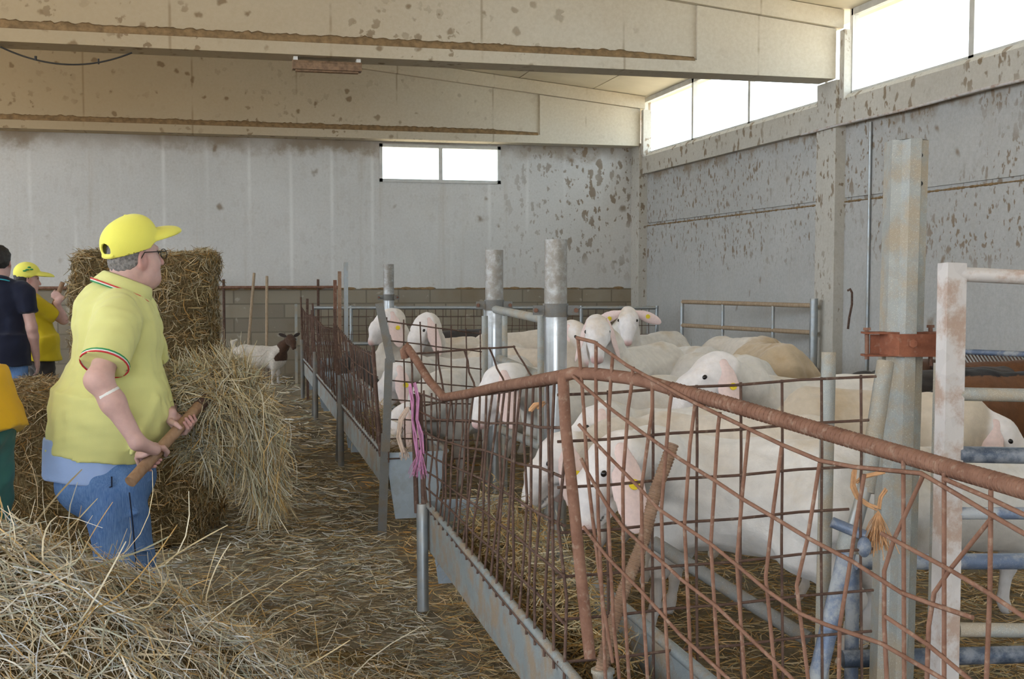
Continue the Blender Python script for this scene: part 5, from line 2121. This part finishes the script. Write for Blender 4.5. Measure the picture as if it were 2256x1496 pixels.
def head_prims(Hc, hf, hl, hu, big=1.0):
    A = np.stack([hf, hl, hu])

    def h(a, b, c):
        return Hc + (hf * a + hl * b + hu * c) * big
    g = big
    q = [fell(h(-0.012, 0, 0.028), (0.099 * g, 0.077 * g, 0.093 * g), A, k=0.02),
         fell(h(0.034, 0, -0.038), (0.068 * g, 0.064 * g, 0.090 * g), A, k=0.03),
         fell(h(0.058, 0, -0.098), (0.040 * g, 0.046 * g, 0.030 * g), A, k=0.03),
         fcap(h(0.02, 0.045, -0.085), h(0.06, 0.02, -0.105), 0.026 * g, 0.022 * g, k=0.03),
         fcap(h(0.02, -0.045, -0.085), h(0.06, -0.02, -0.105), 0.026 * g, 0.022 * g, k=0.03),
         fcap(h(0.094, 0, 0.006), h(0.118, 0, -0.036), 0.010 * g, 0.014 * g, reg=1, k=0.012),
         fell(h(0.104, 0.013, -0.04), (0.012 * g, 0.010 * g, 0.009 * g), A, reg=1, k=0.008), fell(h(0.104, -0.013, -0.04), (0.012 * g, 0.010 * g, 0.009 * g), A, reg=1, k=0.008),
         fcap(h(0.083, 0.034, 0.026), h(0.092, 0.006, 0.024), 0.011 * g, 0.010 * g, k=0.012), fcap(h(0.083, -0.034, 0.026), h(0.092, -0.006, 0.024), 0.011 * g, 0.010 * g, k=0.012),
         fell(h(0.084, 0.032, 0.006), (0.014 * g, 0.017 * g, 0.010 * g), A, k=0.006, sub=True), fell(h(0.084, -0.032, 0.006), (0.014 * g, 0.017 * g, 0.010 * g), A, k=0.006, sub=True),
         fcap(h(0.094, 0.018, -0.070), h(0.094, -0.018, -0.070), 0.0075 * g, 0.0075 * g, reg=2, k=0.006),
         fcap(h(0.092, 0.016, -0.081), h(0.092, -0.016, -0.081), 0.008 * g, 0.008 * g, reg=2, k=0.006),
         fell(h(0.052, 0.043, -0.035), (0.03 * g, 0.02 * g, 0.03 * g), A, k=0.03), fell(h(0.052, -0.043, -0.035), (0.03 * g, 0.02 * g, 0.03 * g), A, k=0.03)]
    for s in (-1, 1):
        ea = np.stack([unit(hf - hl * s * 0.35), unit(hl * s + hf * 0.35), hu])
        q += [fell(h(-0.008, s * 0.079, -0.012), (0.024 * g, 0.009 * g, 0.036 * g), ea, reg=1, k=0.006),
              fell(h(-0.005, s * 0.088, -0.008), (0.013 * g, 0.007 * g, 0.022 * g), ea, reg=1, k=0.004, sub=True)]
    return q, h, A


def ring(mb, c, n, ru, rw, r, nseg=28, a0=0, a1=2 * PI, udir=(1, 0, 0)):
    n = unit(n)
    x = unit(np.asarray(udir, float) - n * np.dot(n, udir))
    y = np.cross(n, x)
    pts = [c + x * ru * math.cos(t) + y * rw * math.sin(t) for t in np.linspace(a0, a1, nseg)]
    mb.tube(pts, r, 6)


def attach(o, name, me, mat):
    return link(name, me, o, mat)


def collar(o, c, n, ru, rw, mat, drop=0.05, flare=0.024, opening=0.5, face=0.0, name='collar'):
    n = unit(n)
    x = unit(np.array((math.cos(face), math.sin(face), 0)) - n * np.dot(n, (math.cos(face), math.sin(face), 0)))
    y = np.cross(n, x)
    vs, fs = [], []
    S = 40
    for i in range(S + 1):
        t = opening / 2 + (2 * PI - opening) * i / S
        e = x * math.cos(t) + y * math.sin(t)
        rr = math.hypot(ru * math.cos(t), rw * math.sin(t))
        top = c + e * rr
        fr = 1 + 0.5 * max(0, math.cos(t))
        out = c + e * (rr + flare) - n * drop * fr
        vs += [top - n * 0.012, top + e * 0.004 + n * 0.006, top + e * 0.011, out + e * 0.004, out - e * 0.004, top - e * 0.002 - n * 0.03]
    for i in range(S):
        for k in range(6):
            fs.append((i * 6 + k, (i + 1) * 6 + k, (i + 1) * 6 + (k + 1) % 6, i * 6 + (k + 1) % 6))
    m = MB().poly(vs, fs, True)
    cobj = m.build(name, mat, o)
    edge = [Vector(vs[i * 6 + 3]) for i in range(S + 1)]
    return cobj, edge


def cuff_stripes(parent, c, n, r, mats, w=0.004, flatdir=None):
    n = unit(n)
    for i, mt in enumerate(mats):
        b = MB()
        b.torus(c - n * (0.0065 * i), n, r, w, 26, 6)
        b.build('stripe', M[mt], parent)


# ---------------- the man in yellow with the hay fork
def main_man():
    F = Frame(245, 4.85)
    Hc = F(296, 565, 0.0)
    th = math.radians(47)
    tilt = math.radians(6)
    hf = unit((math.cos(th) * math.cos(tilt), math.sin(th) * math.cos(tilt), math.sin(tilt)))
    hl = np.array((-math.sin(th), math.cos(th), 0))
    hu = np.cross(hf, hl)
    q, h, A = head_prims(Hc, hf, hl, hu, 1.03)
    q.append(fcap(F(266, 690, 0.0), h(-0.03, 0, -0.06), 0.082, 0.070, k=0.04))
    q.append(fcap(h(-0.035, 0, -0.05), h(0.02, 0, -0.10), 0.055, 0.045, k=0.04))
    S = F(258, 712, -0.20)
    E = F(219, 838, -0.36)
    W = F(303, 975, -0.33)
    S2, E2, W2 = F(300, 715, 0.19), F(352, 862, 0.30), F(372, 900, 0.10)
    A0, B0 = F(287, 1062, -0.33), F(442, 890, 0.10)
    ax = unit(B0 - A0)

    def onaxis(t):
        return A0 + (B0 - A0) * t
    RH = 0.024
    cR = onaxis(0.27)
    cL = onaxis(0.76)
    hr_, heel = grip_hand(cR, ax, np.array((-0.45, -0.75, 0.55)), W, RH, 1)
    hl_, heel2 = grip_hand(cL, ax, np.array((-0.25, 0.85, 0.25)), W2, RH, -1)
    q += [fcap(F(235, 900, 0), F(262, 700, 0), 0.13, 0.11, k=0.05), fcap(F(262, 715, 0), S, 0.09, 0.06, k=0.04), fcap(F(262, 715, 0), S2, 0.09, 0.06, k=0.04),
          fcap(S, E, 0.058, 0.046, k=0.03), fcap(E, lerp(E, W, 0.35), 0.047, 0.046, k=0.03), fcap(lerp(E, W, 0.35), W, 0.046, 0.030, k=0.03), fell(E + np.array((-0.02, -0.005, 0.0)), (0.034, 0.03, 0.036), k=0.03),
          fcap(W, heel, 0.030, 0.024, ((0, 0, 1), 1.0), k=0.02),
          fcap(S2, E2, 0.056, 0.045, k=0.03), fcap(E2, W2, 0.045, 0.030, k=0.03), fcap(W2, heel2, 0.030, 0.024, k=0.02)]
    q += hr_ + hl_
    # hips and legs under the trousers
    q += [fcap(F(235, 900, 0), F(240, 1060, 0), 0.13, 0.13, k=0.05)]
    K1, An1 = F(278, 1235, -0.09), F(287, 1375, -0.09)
    K2, An2 = F(272, 1235, 0.10), F(262, 1368, 0.12)
    q += [fcap(F(250, 1075, -0.09), K1, 0.08, 0.06, k=0.03), fcap(K1, An1, 0.055, 0.04, k=0.03), fcap(F(250, 1075, 0.09), K2, 0.08, 0.06, k=0.03), fcap(K2, An2, 0.055, 0.04, k=0.03)]
    me = sdf_mesh('person', q, 0.0055, None, 1, SKIN)
    o = link('person', me, None, M['skin'])
    F.place(o)
    tag(o, 'man in yellow polo shirt, yellow cap and jeans lifting hay on a fork', 'person', 'people working in the aisle')
    # shirt
    sd = unit(E - S)
    s = [fell(F(262, 745, 0.0), (0.178, 0.205, 0.25), k=0.06), fell(F(243, 900, 0.0), (0.232, 0.222, 0.26), k=0.08), fell(F(305, 905, 0.02), (0.125, 0.17, 0.18), k=0.08),
         fcyl(F(243, 880, 0.0), F(214, 1050, 0.0), 0.230, 0.228, ((0, 1, 0), 0.96), k=0.05),
         fcap(F(262, 684, -0.155), F(276, 684, 0.155), 0.076, 0.076, k=0.06), fell(F(276, 684, 0.0), (0.10, 0.11, 0.07), k=0.05),
         fell(F(228, 690, 0.02), (0.11, 0.15, 0.13), k=0.06),
         fcap(S, S + sd * 0.10, 0.092, 0.088, k=0.04), fcyl(S, S + sd * 0.205, 0.088, 0.094, k=0.03)]
    sd2 = unit(E2 - S2)
    s += [fcap(S2, S2 + sd2 * 0.10, 0.088, 0.086, k=0.04), fcyl(S2, S2 + sd2 * 0.19, 0.086, 0.090, k=0.03)]
    # folds
    s += [fcap(F(200, 800, -0.15), F(170, 930, -0.12), 0.012, 0.012, k=0.04),
          fcap(F(345, 880, -0.1), F(290, 1000, -0.19), 0.012, 0.010, k=0.04),
          ]
    hem_l, hem_r = F(110, 982, 0), F(330, 1018, 0)
    hn = np.array((-(hem_l[2] - hem_r[2]), 0, (hem_l[0] - hem_r[0])))
    hn = hn if hn[2] < 0 else -hn
    s.append(fpl(hem_l, hn, 0.003))
    sh = attach(o, 'polo_shirt', sdf_mesh('polo_shirt', s, 0.0075, (0.0022, 22, 3), 1), M['yellow'])
    cuff_stripes(sh, S + sd * 0.203, sd, 0.0945, ('red', 'white', 'gtrim'), 0.0033)
    cuff = MB().torus(S + sd * 0.172, sd, 0.0925, 0.0035, 26, 6)
    cc = F(281, 617, 0.0)
    colr, edge = collar(sh, cc, (0.34, 0.14, 0.93), 0.097, 0.092, M['yellow'], 0.050, 0.036, 0.5, th)
    for k, mt in enumerate(('gtrim', 'white', 'red')):
        MB().tube([e + Vector((0, 0, 0.006 * (k - 1))) * 1.0 + (e - Vector(cc)).normalized() * 0.0025 for e in edge], 0.0026, 6).build('stripe', M[mt], colr)
    # undershirt
    u = [fcyl(F(216, 965, 0.0), F(213, 1060, 0.0), 0.218, 0.222, ((0, 1, 0), 0.95), k=0.02)]
    u.append(fpl(F(130, 1046, 0), (-0.06, 0, -1)))
    attach(o, 'undershirt', sdf_mesh('undershirt', u, 0.0075, (0.0012, 22, 8), 1), M['lightblue'])
    # jeans
    j = [fell(F(238, 1055, 0.0), (0.193, 0.185, 0.15), k=0.05), fell(F(190, 1075, -0.07), (0.11, 0.11, 0.11), k=0.06), fell(F(190, 1075, 0.07), (0.11, 0.11, 0.11), k=0.06),
         fcyl(F(232, 1010, 0), F(236, 1060, 0), 0.19, 0.19, ((0, 1, 0), 0.95), k=0.03),
         fcap(F(250, 1085, -0.08), K1, 0.135, 0.112, k=0.04), fcap(K1, F(283, 1372, -0.09), 0.112, 0.098, k=0.03),
         fcap(F(250, 1085, 0.08), K2, 0.135, 0.112, k=0.05), fcap(K2, F(264, 1366, 0.12), 0.112, 0.098, k=0.03),
         fcap(F(300, 1130, -0.17), F(210, 1160, -0.15), 0.010, 0.008, k=0.03), fcap(F(220, 1175, -0.17), F(330, 1215, -0.16), 0.010, 0.008, k=0.03),
         fcap(F(225, 1215, -0.17), F(320, 1250, -0.17), 0.010, 0.008, k=0.03)]
    j.append(fpl((0, 0, 0.055), (0, 0, -1)))
    je = attach(o, 'jeans', sdf_mesh('jeans', j, 0.0075, (0.0025, 24, 5), 1), M['denim'])
    pk = MB()
    pk.tube([F(150, 1062, -0.165), F(172, 1098, -0.185), F(246, 1072, -0.205), F(246, 1050, -0.2)], 0.0035, 6)
    pk.build('pocket_seam', M['navy'], je)
    MB().tube([F(285, 1085, -0.205), F(292, 1150, -0.21), F(300, 1240, -0.20), F(304, 1300, -0.195)], 0.003, 6).build('side_seam', M['navy'], je)
    # shoes
    for n_, an in ((0, An1), (1, An2)):
        x, y = an[0], an[1]
        b = [fell((x + 0.06, y + 0.02, 0.045), (0.15, 0.052, 0.045), k=0.02), fell((x - 0.02, y, 0.07), (0.065, 0.05, 0.07), k=0.03), fpl((0, 0, 0.0), (0, 0, -1))]
        attach(o, 'shoe', sdf_mesh('shoe', b, 0.007), M['shoe'])
    # hair
    hr = [fell(h(-0.014, 0, 0.020), (0.104, 0.0815, 0.094), A, k=0.02), fell(h(-0.03, 0, -0.03), (0.078, 0.078, 0.07), A, k=0.03)]
    hr.append(fpl(h(0.045, 0, 0), unit(hf * 0.9 - hu * 0.25)))
    hr.append(fpl(h(-0.05, 0, -0.062), unit(-hu - hf * 0.0)))
    hr.append(fpl(h(-0.008, 0, -0.0), unit(hf * 0.75 - hu * 0.65)))
    attach(o, 'hair', sdf_mesh('hair', hr, 0.006, (0.0015, 90, 4), 1), M['greyhair'])
    # cap
    ct = math.radians(12)
    cf = hf * math.cos(ct) + hu * math.sin(ct)
    cu = np.cross(cf, hl)
    CA = np.stack([cf, hl, cu])
    c0 = h(-0.008, 0, 0.050)

    def cc_(a, b, c):
        return c0 + cf * a + hl * b + cu * c
    cp = [fell(cc_(-0.004, 0, 0.012), (0.127, 0.104, 0.107), CA, k=0.02), fell(cc_(0.035, 0, 0.055), (0.075, 0.072, 0.062), CA, k=0.03),
          fell(cc_(0.12, 0, -0.004), (0.118, 0.094, 0.040), CA, k=0.012),
          fell(cc_(0.115, 0, -0.038), (0.150, 0.108, 0.048), CA, k=0.004, sub=True),
          fell(cc_(-0.006, 0, 0.004), (0.116, 0.094, 0.098), CA, k=0.004, sub=True),
          fcap(cc_(-0.135, -0.012, 0.012), cc_(-0.09, -0.012, 0.012), 0.027, 0.027, k=0.003, sub=True),
          fell(cc_(-0.12, 0, -0.016), (0.006, 0.05, 0.012), CA, k=0.006)]
    cp.append(fpl(cc_(0, 0, -0.028), -cu))
    cap_ = attach(o, 'cap', sdf_mesh('cap', cp, 0.0045, None, 1), M['capyellow'])
    MB().ball(cc_(0.015, 0, 0.121), (0.009, 0.009, 0.006)).build('button', M['capyellow'], cap_)
    # glasses
    g = MB()
    for sgn in (-1, 1):
        g.tube([h(0.112, sgn * 0.062, 0.010), h(0.09, sgn * 0.074, 0.012), h(0.0, sgn * 0.088, 0.016), h(-0.02, sgn * 0.088, -0.008)], 0.0022, 6)
        ring(g, h(0.116, sgn * 0.033, 0.000), hf, 0.026, 0.021, 0.0018, 24, 0, 2 * PI, hl)
    g.tube([h(0.118, -0.009, 0.006), h(0.121, 0, 0.008), h(0.118, 0.009, 0.006)], 0.0018, 6)
    gl_ = g.build('glasses', M['blackmetal'], o)
    for sgn in (-1, 1):
        l = MB()
        l.tube([h(0.1155, sgn * 0.033, 0.0), h(0.1165, sgn * 0.033, 0.0)], 0.021, 18)
        l.build('lens', M['glass'], gl_)
    # bandage in the elbow crook
    fa = unit(W - E)
    bc = lerp(E, W, 0.22)
    b = [fcyl(bc - fa * 0.008, bc + fa * 0.008, 0.0495, 0.0495, k=0.003)]
    b.append(fpl(bc + np.array((0.005, -0.01, 0)), (-0.8, 0.6, 0)))
    attach(o, 'bandage', sdf_mesh('bandage', b, 0.004, None, 0), M['white'])
    # the fork he holds
    tip = F(500, 835, 0.30)
    wA, wB = F.world(A0), F.world(onaxis(1.04))
    fk = empty('hay_fork', wA)
    tag(fk, 'wooden-handled hay fork held by the man in the yellow cap', 'hay fork')
    MB().tube([Vector((0, 0, 0)), Vector(wB - wA)], RH, 14).build('handle', M['wood'], fk)
    dv = Vector(wB - wA).normalized()
    e_ = Vector(wB - wA)
    fd_ = Vector(_r * 0.75 + FW2 * 0.6 + np.array((0, 0, -0.15))).normalized()
    MB().tube([e_ - dv * 0.04, e_ + dv * 0.10], 0.027, 10).build('ferrule', M['rustdark'], fk)
    tn = MB()
    sdv = dv.cross(Vector((0, 0, 1))).normalized()
    for k in (-1.5, -0.5, 0.5, 1.5):
        tn.tube([e_ + dv * 0.06, e_ + fd_ * 0.08 + sdv * 0.04 * k, e_ + fd_ * 0.14 + sdv * 0.045 * k, e_ + fd_ * 0.22 + sdv * 0.045 * k], 0.006, 6)
    tn.build('tines', M['rustdark'], fk)
    return F, F.world(onaxis(1.25))


MAN_F, FORK_END = main_man()


# ---------------- simpler figures further back
def figure(label, px, d, H, face, shirt, trousers, hair, lean=(0, 0), arms=None, cap=None, sleeve=0.6, group='people working in the aisle', stripes=None, headpit=-5, girth=1.0, hem=0.0, vox=0.009, polo=True):
    """H: body height; face: heading in degrees (0 = to the right, 90 = away); lean: (u, w) shift of the head"""
    F = Frame(px, d)
    k = H / 1.75
    th = math.radians(face)
    fd = np.array((math.cos(th), math.sin(th), 0))
    ld = np.array((-math.sin(th), math.cos(th), 0))
    Lx = np.array((lean[0], lean[1], 0))

    def B(f, l, z):
        """point in the figure's own frame: forward, left, up, with the lean growing above the hips"""
        t = max(0.0, (z - 0.92) / 0.7)
        return fd * f * k + ld * l * k + np.array((0, 0, z * k)) + Lx * t - np.array((0, 0, 0.35 * t * (Lx @ Lx)))
    Hc = B(0.03, 0, 1.615)
    pt = math.radians(headpit)
    hf = fd * math.cos(pt) + np.array((0, 0, math.sin(pt)))
    hl = ld
    hu = np.cross(hf, hl)
    q, h, A = head_prims(Hc, hf, hl, hu, 1.0 * k)
    q += [fcap(B(-0.01, 0, 1.42), h(-0.02, 0, -0.06), 0.065 * k, 0.058 * k, k=0.03), fcap(B(0, 0, 1.0), B(0, 0, 1.35), 0.12 * k, 0.12 * k, k=0.05)]
    arms = arms or {}
    AR = {}
    for sgn, nm in ((1, 'L'), (-1, 'R')):
        S = B(-0.01, sgn * 0.185, 1.385)
        E, W, grip = arms.get(nm, (B(-0.03, sgn * 0.245, 1.10), B(0.06, sgn * 0.25, 0.86), None))
        E, W = np.asarray(E), np.asarray(W)
        AR[nm] = (S, E, W)
        q += [fcap(B(0, 0, 1.36), S, 0.08 * k, 0.06 * k, k=0.04), fcap(S, E, 0.052 * k, 0.042 * k, k=0.03), fcap(E, lerp(E, W, 0.3), 0.043 * k, 0.042 * k, k=0.02), fcap(lerp(E, W, 0.3), W, 0.042 * k, 0.028 * k, k=0.02)]
        if grip is not None:
            c, a, p = grip
            hp, heel = grip_hand(np.asarray(c), a, p, W, 0.020, sgn)
            q += hp + [fcap(W, heel, 0.028, 0.023, k=0.015)]
        else:
            dv = unit(W - E)
            side = unit(np.cross(dv, ld))
            pc = W + dv * 0.055
            q.append(fell(pc, (0.05, 0.019, 0.04), np.stack([dv, unit(ld - dv * np.dot(dv, ld)), unit(np.cross(dv, unit(ld - dv * np.dot(dv, ld))))]), k=0.02))
            sdv = unit(np.cross(dv, unit(ld - dv * np.dot(dv, ld))))
            inn = -ld * sgn
            for i, (off, ln) in enumerate(((0.03, 0.075), (0.01, 0.085), (-0.01, 0.078), (-0.029, 0.06))):
                a0 = pc + dv * 0.035 + sdv * off
                a1 = a0 + dv * ln * 0.5 + inn * 0.008
                a2 = a1 + dv * ln * 0.4 + inn * 0.028
                q += [fcap(a0, a1, 0.0095, 0.009, k=0.004), fcap(a1, a2, 0.009, 0.0075, k=0.004)]
            t0 = pc - dv * 0.02 + sdv * 0.035
            q += [fcap(t0, t0 + dv * 0.035 + sdv * 0.022 + inn * 0.012, 0.013, 0.011, k=0.008), fcap(t0 + dv * 0.035 + sdv * 0.022 + inn * 0.012, t0 + dv * 0.07 + sdv * 0.022 + inn * 0.02, 0.011, 0.009, k=0.005)]
    hips = [B(0, s * 0.095, 0.93) for s in (1, -1)]
    kn = [B(0.03, s * 0.11, 0.50) for s in (1, -1)]
    an = [B(-0.01, s * 0.12, 0.09) for s in (1, -1)]
    for i in range(2):
        q += [fcap(hips[i], kn[i], 0.08 * k, 0.055 * k, k=0.03), fcap(kn[i], an[i], 0.052 * k, 0.038 * k, k=0.02)]
    q.append(fcap(B(0, 0, 0.95), B(0, 0, 1.1), 0.12, 0.12, k=0.05))
    me = sdf_mesh('person', q, vox, None, 1, SKIN)
    o = link('person', me, None, M['skin'])
    F.place(o)
    tag(o, label, 'person', group)
    ax = np.stack([fd, ld, np.array((0, 0, 1.0))])
    g = girth
    s = [fell(B(0, 0, 1.27), (0.125 * k * g, 0.19 * k, 0.22 * k), ax, k=0.06), fell(B(0.015, 0, 1.02), (0.14 * k * g, 0.175 * k * g, 0.22 * k), ax, k=0.08),
         fcap(B(-0.01, -0.15, 1.40), B(-0.01, 0.15, 1.40), 0.068 * k, 0.068 * k, k=0.05), fell(B(-0.01, 0, 1.43), (0.085 * k, 0.10 * k, 0.06 * k), ax, k=0.04),
         fcyl(B(0, 0, 1.05), B(0, 0, 0.80), 0.192 * k * g, 0.200 * k * g, (fd, 0.82), k=0.05)]
    for nm in ('L', 'R'):
        S, E, W = AR[nm]
        sl = sleeve
        s += [fcap(S, lerp(S, E, 0.4), 0.078 * k, 0.074 * k, k=0.03), fcyl(S, lerp(S, E, sl), 0.074 * k, 0.078 * k, k=0.02)]
    s.append(fpl(B(0, 0, 0.84 + hem), (0, 0, -1)))
    sh = attach(o, 'polo_shirt', sdf_mesh('polo_shirt', s, vox, (0.003, 20, 4), 1), M[shirt])
    if polo:
        cl_, edge = collar(sh, B(-0.008, 0, 1.488), (0.25 * fd[0], 0.25 * fd[1], 0.95), 0.080 * k, 0.076 * k, M[shirt], 0.038, 0.020, 0.5, th)
        if stripes:
            MB().tube([e + (e - Vector(B(-0.008, 0, 1.488))).normalized() * 0.003 + Vector((0, 0, 0.004)) for e in edge], 0.0055, 6).build('stripe', M[stripes], cl_)
    t = [fcyl(B(0, 0, 0.97), B(0, 0, 0.86), 0.150 * k, 0.160 * k, (fd, 0.75), k=0.03), fell(B(-0.03, 0, 0.86), (0.115 * k, 0.160 * k, 0.11 * k), ax, k=0.05)]
    for i in range(2):
        t += [fcap(hips[i], kn[i], 0.105 * k, 0.082 * k, k=0.03), fcyl(kn[i], an[i] - np.array((0, 0, 0.03)), 0.080 * k, 0.078 * k, k=0.03)]
    attach(o, 'trousers', sdf_mesh('trousers', t, vox, (0.003, 20, 6), 1), M[trousers])
    for i in range(2):
        c = an[i]
        b = [fell(np.array((c[0], c[1], 0.04)) + fd * 0.05, (0.14, 0.05, 0.042), ax, k=0.02), fell((c[0], c[1], 0.075), (0.06, 0.048, 0.06), k=0.03), fpl((0, 0, 0.003), (0, 0, -1))]
        attach(o, 'shoe', sdf_mesh('shoe', b, 0.009), M['shoe'])
    hr = [fell(h(-0.016, 0, 0.032), (0.108 * k, 0.086 * k, 0.100 * k), A, k=0.02), fell(h(-0.035, 0, -0.02), (0.075 * k, 0.074 * k, 0.07 * k), A, k=0.03)]
    hr.append(fpl(h(0.07, 0, 0.02), unit(hf * 0.8 - hu * 0.5)))
    hr.append(fpl(h(-0.01, 0, -0.0), unit(hf * 0.75 - hu * 0.65)))
    hr.append(fpl(h(-0.05, 0, -0.058), -hu))
    attach(o, 'hair', sdf_mesh('hair', hr, 0.0075, (0.002, 80, 4), 1), M[hair])
    if cap:
        mat, cdir = cap
        cd_ = hf * cdir
        c0 = h(-0.008, 0, 0.045)
        CA = np.stack([cd_, hl, hu])
        cp = [fell(c0 + hu * 0.012, (0.122 * k, 0.098 * k, 0.108 * k), CA, k=0.02), fell(c0 + cd_ * 0.12 + hu * 0.0, (0.11, 0.09, 0.036), CA, k=0.012),
              fell(c0 + cd_ * 0.115 - hu * 0.034, (0.145, 0.105, 0.044), CA, k=0.004, sub=True), fell(c0 + hu * 0.0, (0.108 * k, 0.086 * k, 0.094 * k), CA, k=0.004, sub=True), fpl(c0 - hu * 0.03, -hu)]
        co_ = attach(o, 'cap', sdf_mesh('cap', cp, 0.006, None, 1), M[mat])
        return o, F, h, hf, hl, hu, co_, c0
    return o, F, h, hf, hl, hu, None, None


figure('man in navy polo shirt and jeans standing with his back to us', 8, 9.0, 1.745, 97, 'navy', 'denim', 'blackhair', stripes='cyan', girth=1.12, hem=-0.06)
# the man with a raised hand on a pole
F3 = Frame(94, 10.0)
pole_c = F3(127, 650, -0.05)
pole_a = F3(82, 760, 0.0)
pax = unit(pole_c - pole_a)
E3 = F3(140, 705, -0.02)
W3 = F3(125, 668, -0.10)
o3, F3b, h3, hf3, hl3, hu3, cap3, c03 = figure('man in mustard yellow shirt and yellow cap holding a wooden pole upright', 94, 10.0, 1.60, 35, 'gold', 'dark', 'blackhair',
                               arms={'R': (E3, W3, (pole_c, pax, np.array((0.2, -0.9, 0.1))))}, cap=('capyellow', 1), stripes=None, girth=1.16, sleeve=0.72, lean=(-0.13, 0.0))
# little green print on the side of the cap
lg_ = MB()
for (a, b_, c_) in ((-0.02, 0.0, 0.0), (0.015, 0.0, 0.006), (-0.005, 0, 0.022), (-0.04, 0, -0.012)):
    p_ = c03 + hu3 * (0.04 + c_) - hl3 * 0.098 + hf3 * a
    lg_.ball(p_, (0.017, 0.010, 0.007), 8, 5)
lg_.build('print', M['gtrim'], cap3)
wp0, wp1 = F3.world(pole_c + pax * 0.12), F3.world(pole_c - pax * 1.35)
pl = empty('hay_fork', wp1)
tag(pl, 'wooden pole held upright by the man in the mustard yellow shirt', 'hay fork')
MB().tube([Vector((0, 0, 0)), Vector(wp0 - wp1)], 0.020, 10).build('handle', M['wood'], pl)

figure('person in amber yellow shirt and green trousers cut by the left edge', -58, 4.6, 1.78, 150, 'amber', 'green', 'blackhair', lean=(-0.42, 0.0), arms={'L': (np.array((-0.50, -0.28, 1.02)), np.array((-0.66, -0.24, 0.84)), None), 'R': (np.array((-0.45, 0.30, 1.02)), np.array((-0.62, 0.24, 0.84)), None)}, girth=1.25, hem=-0.02, sleeve=0.6)
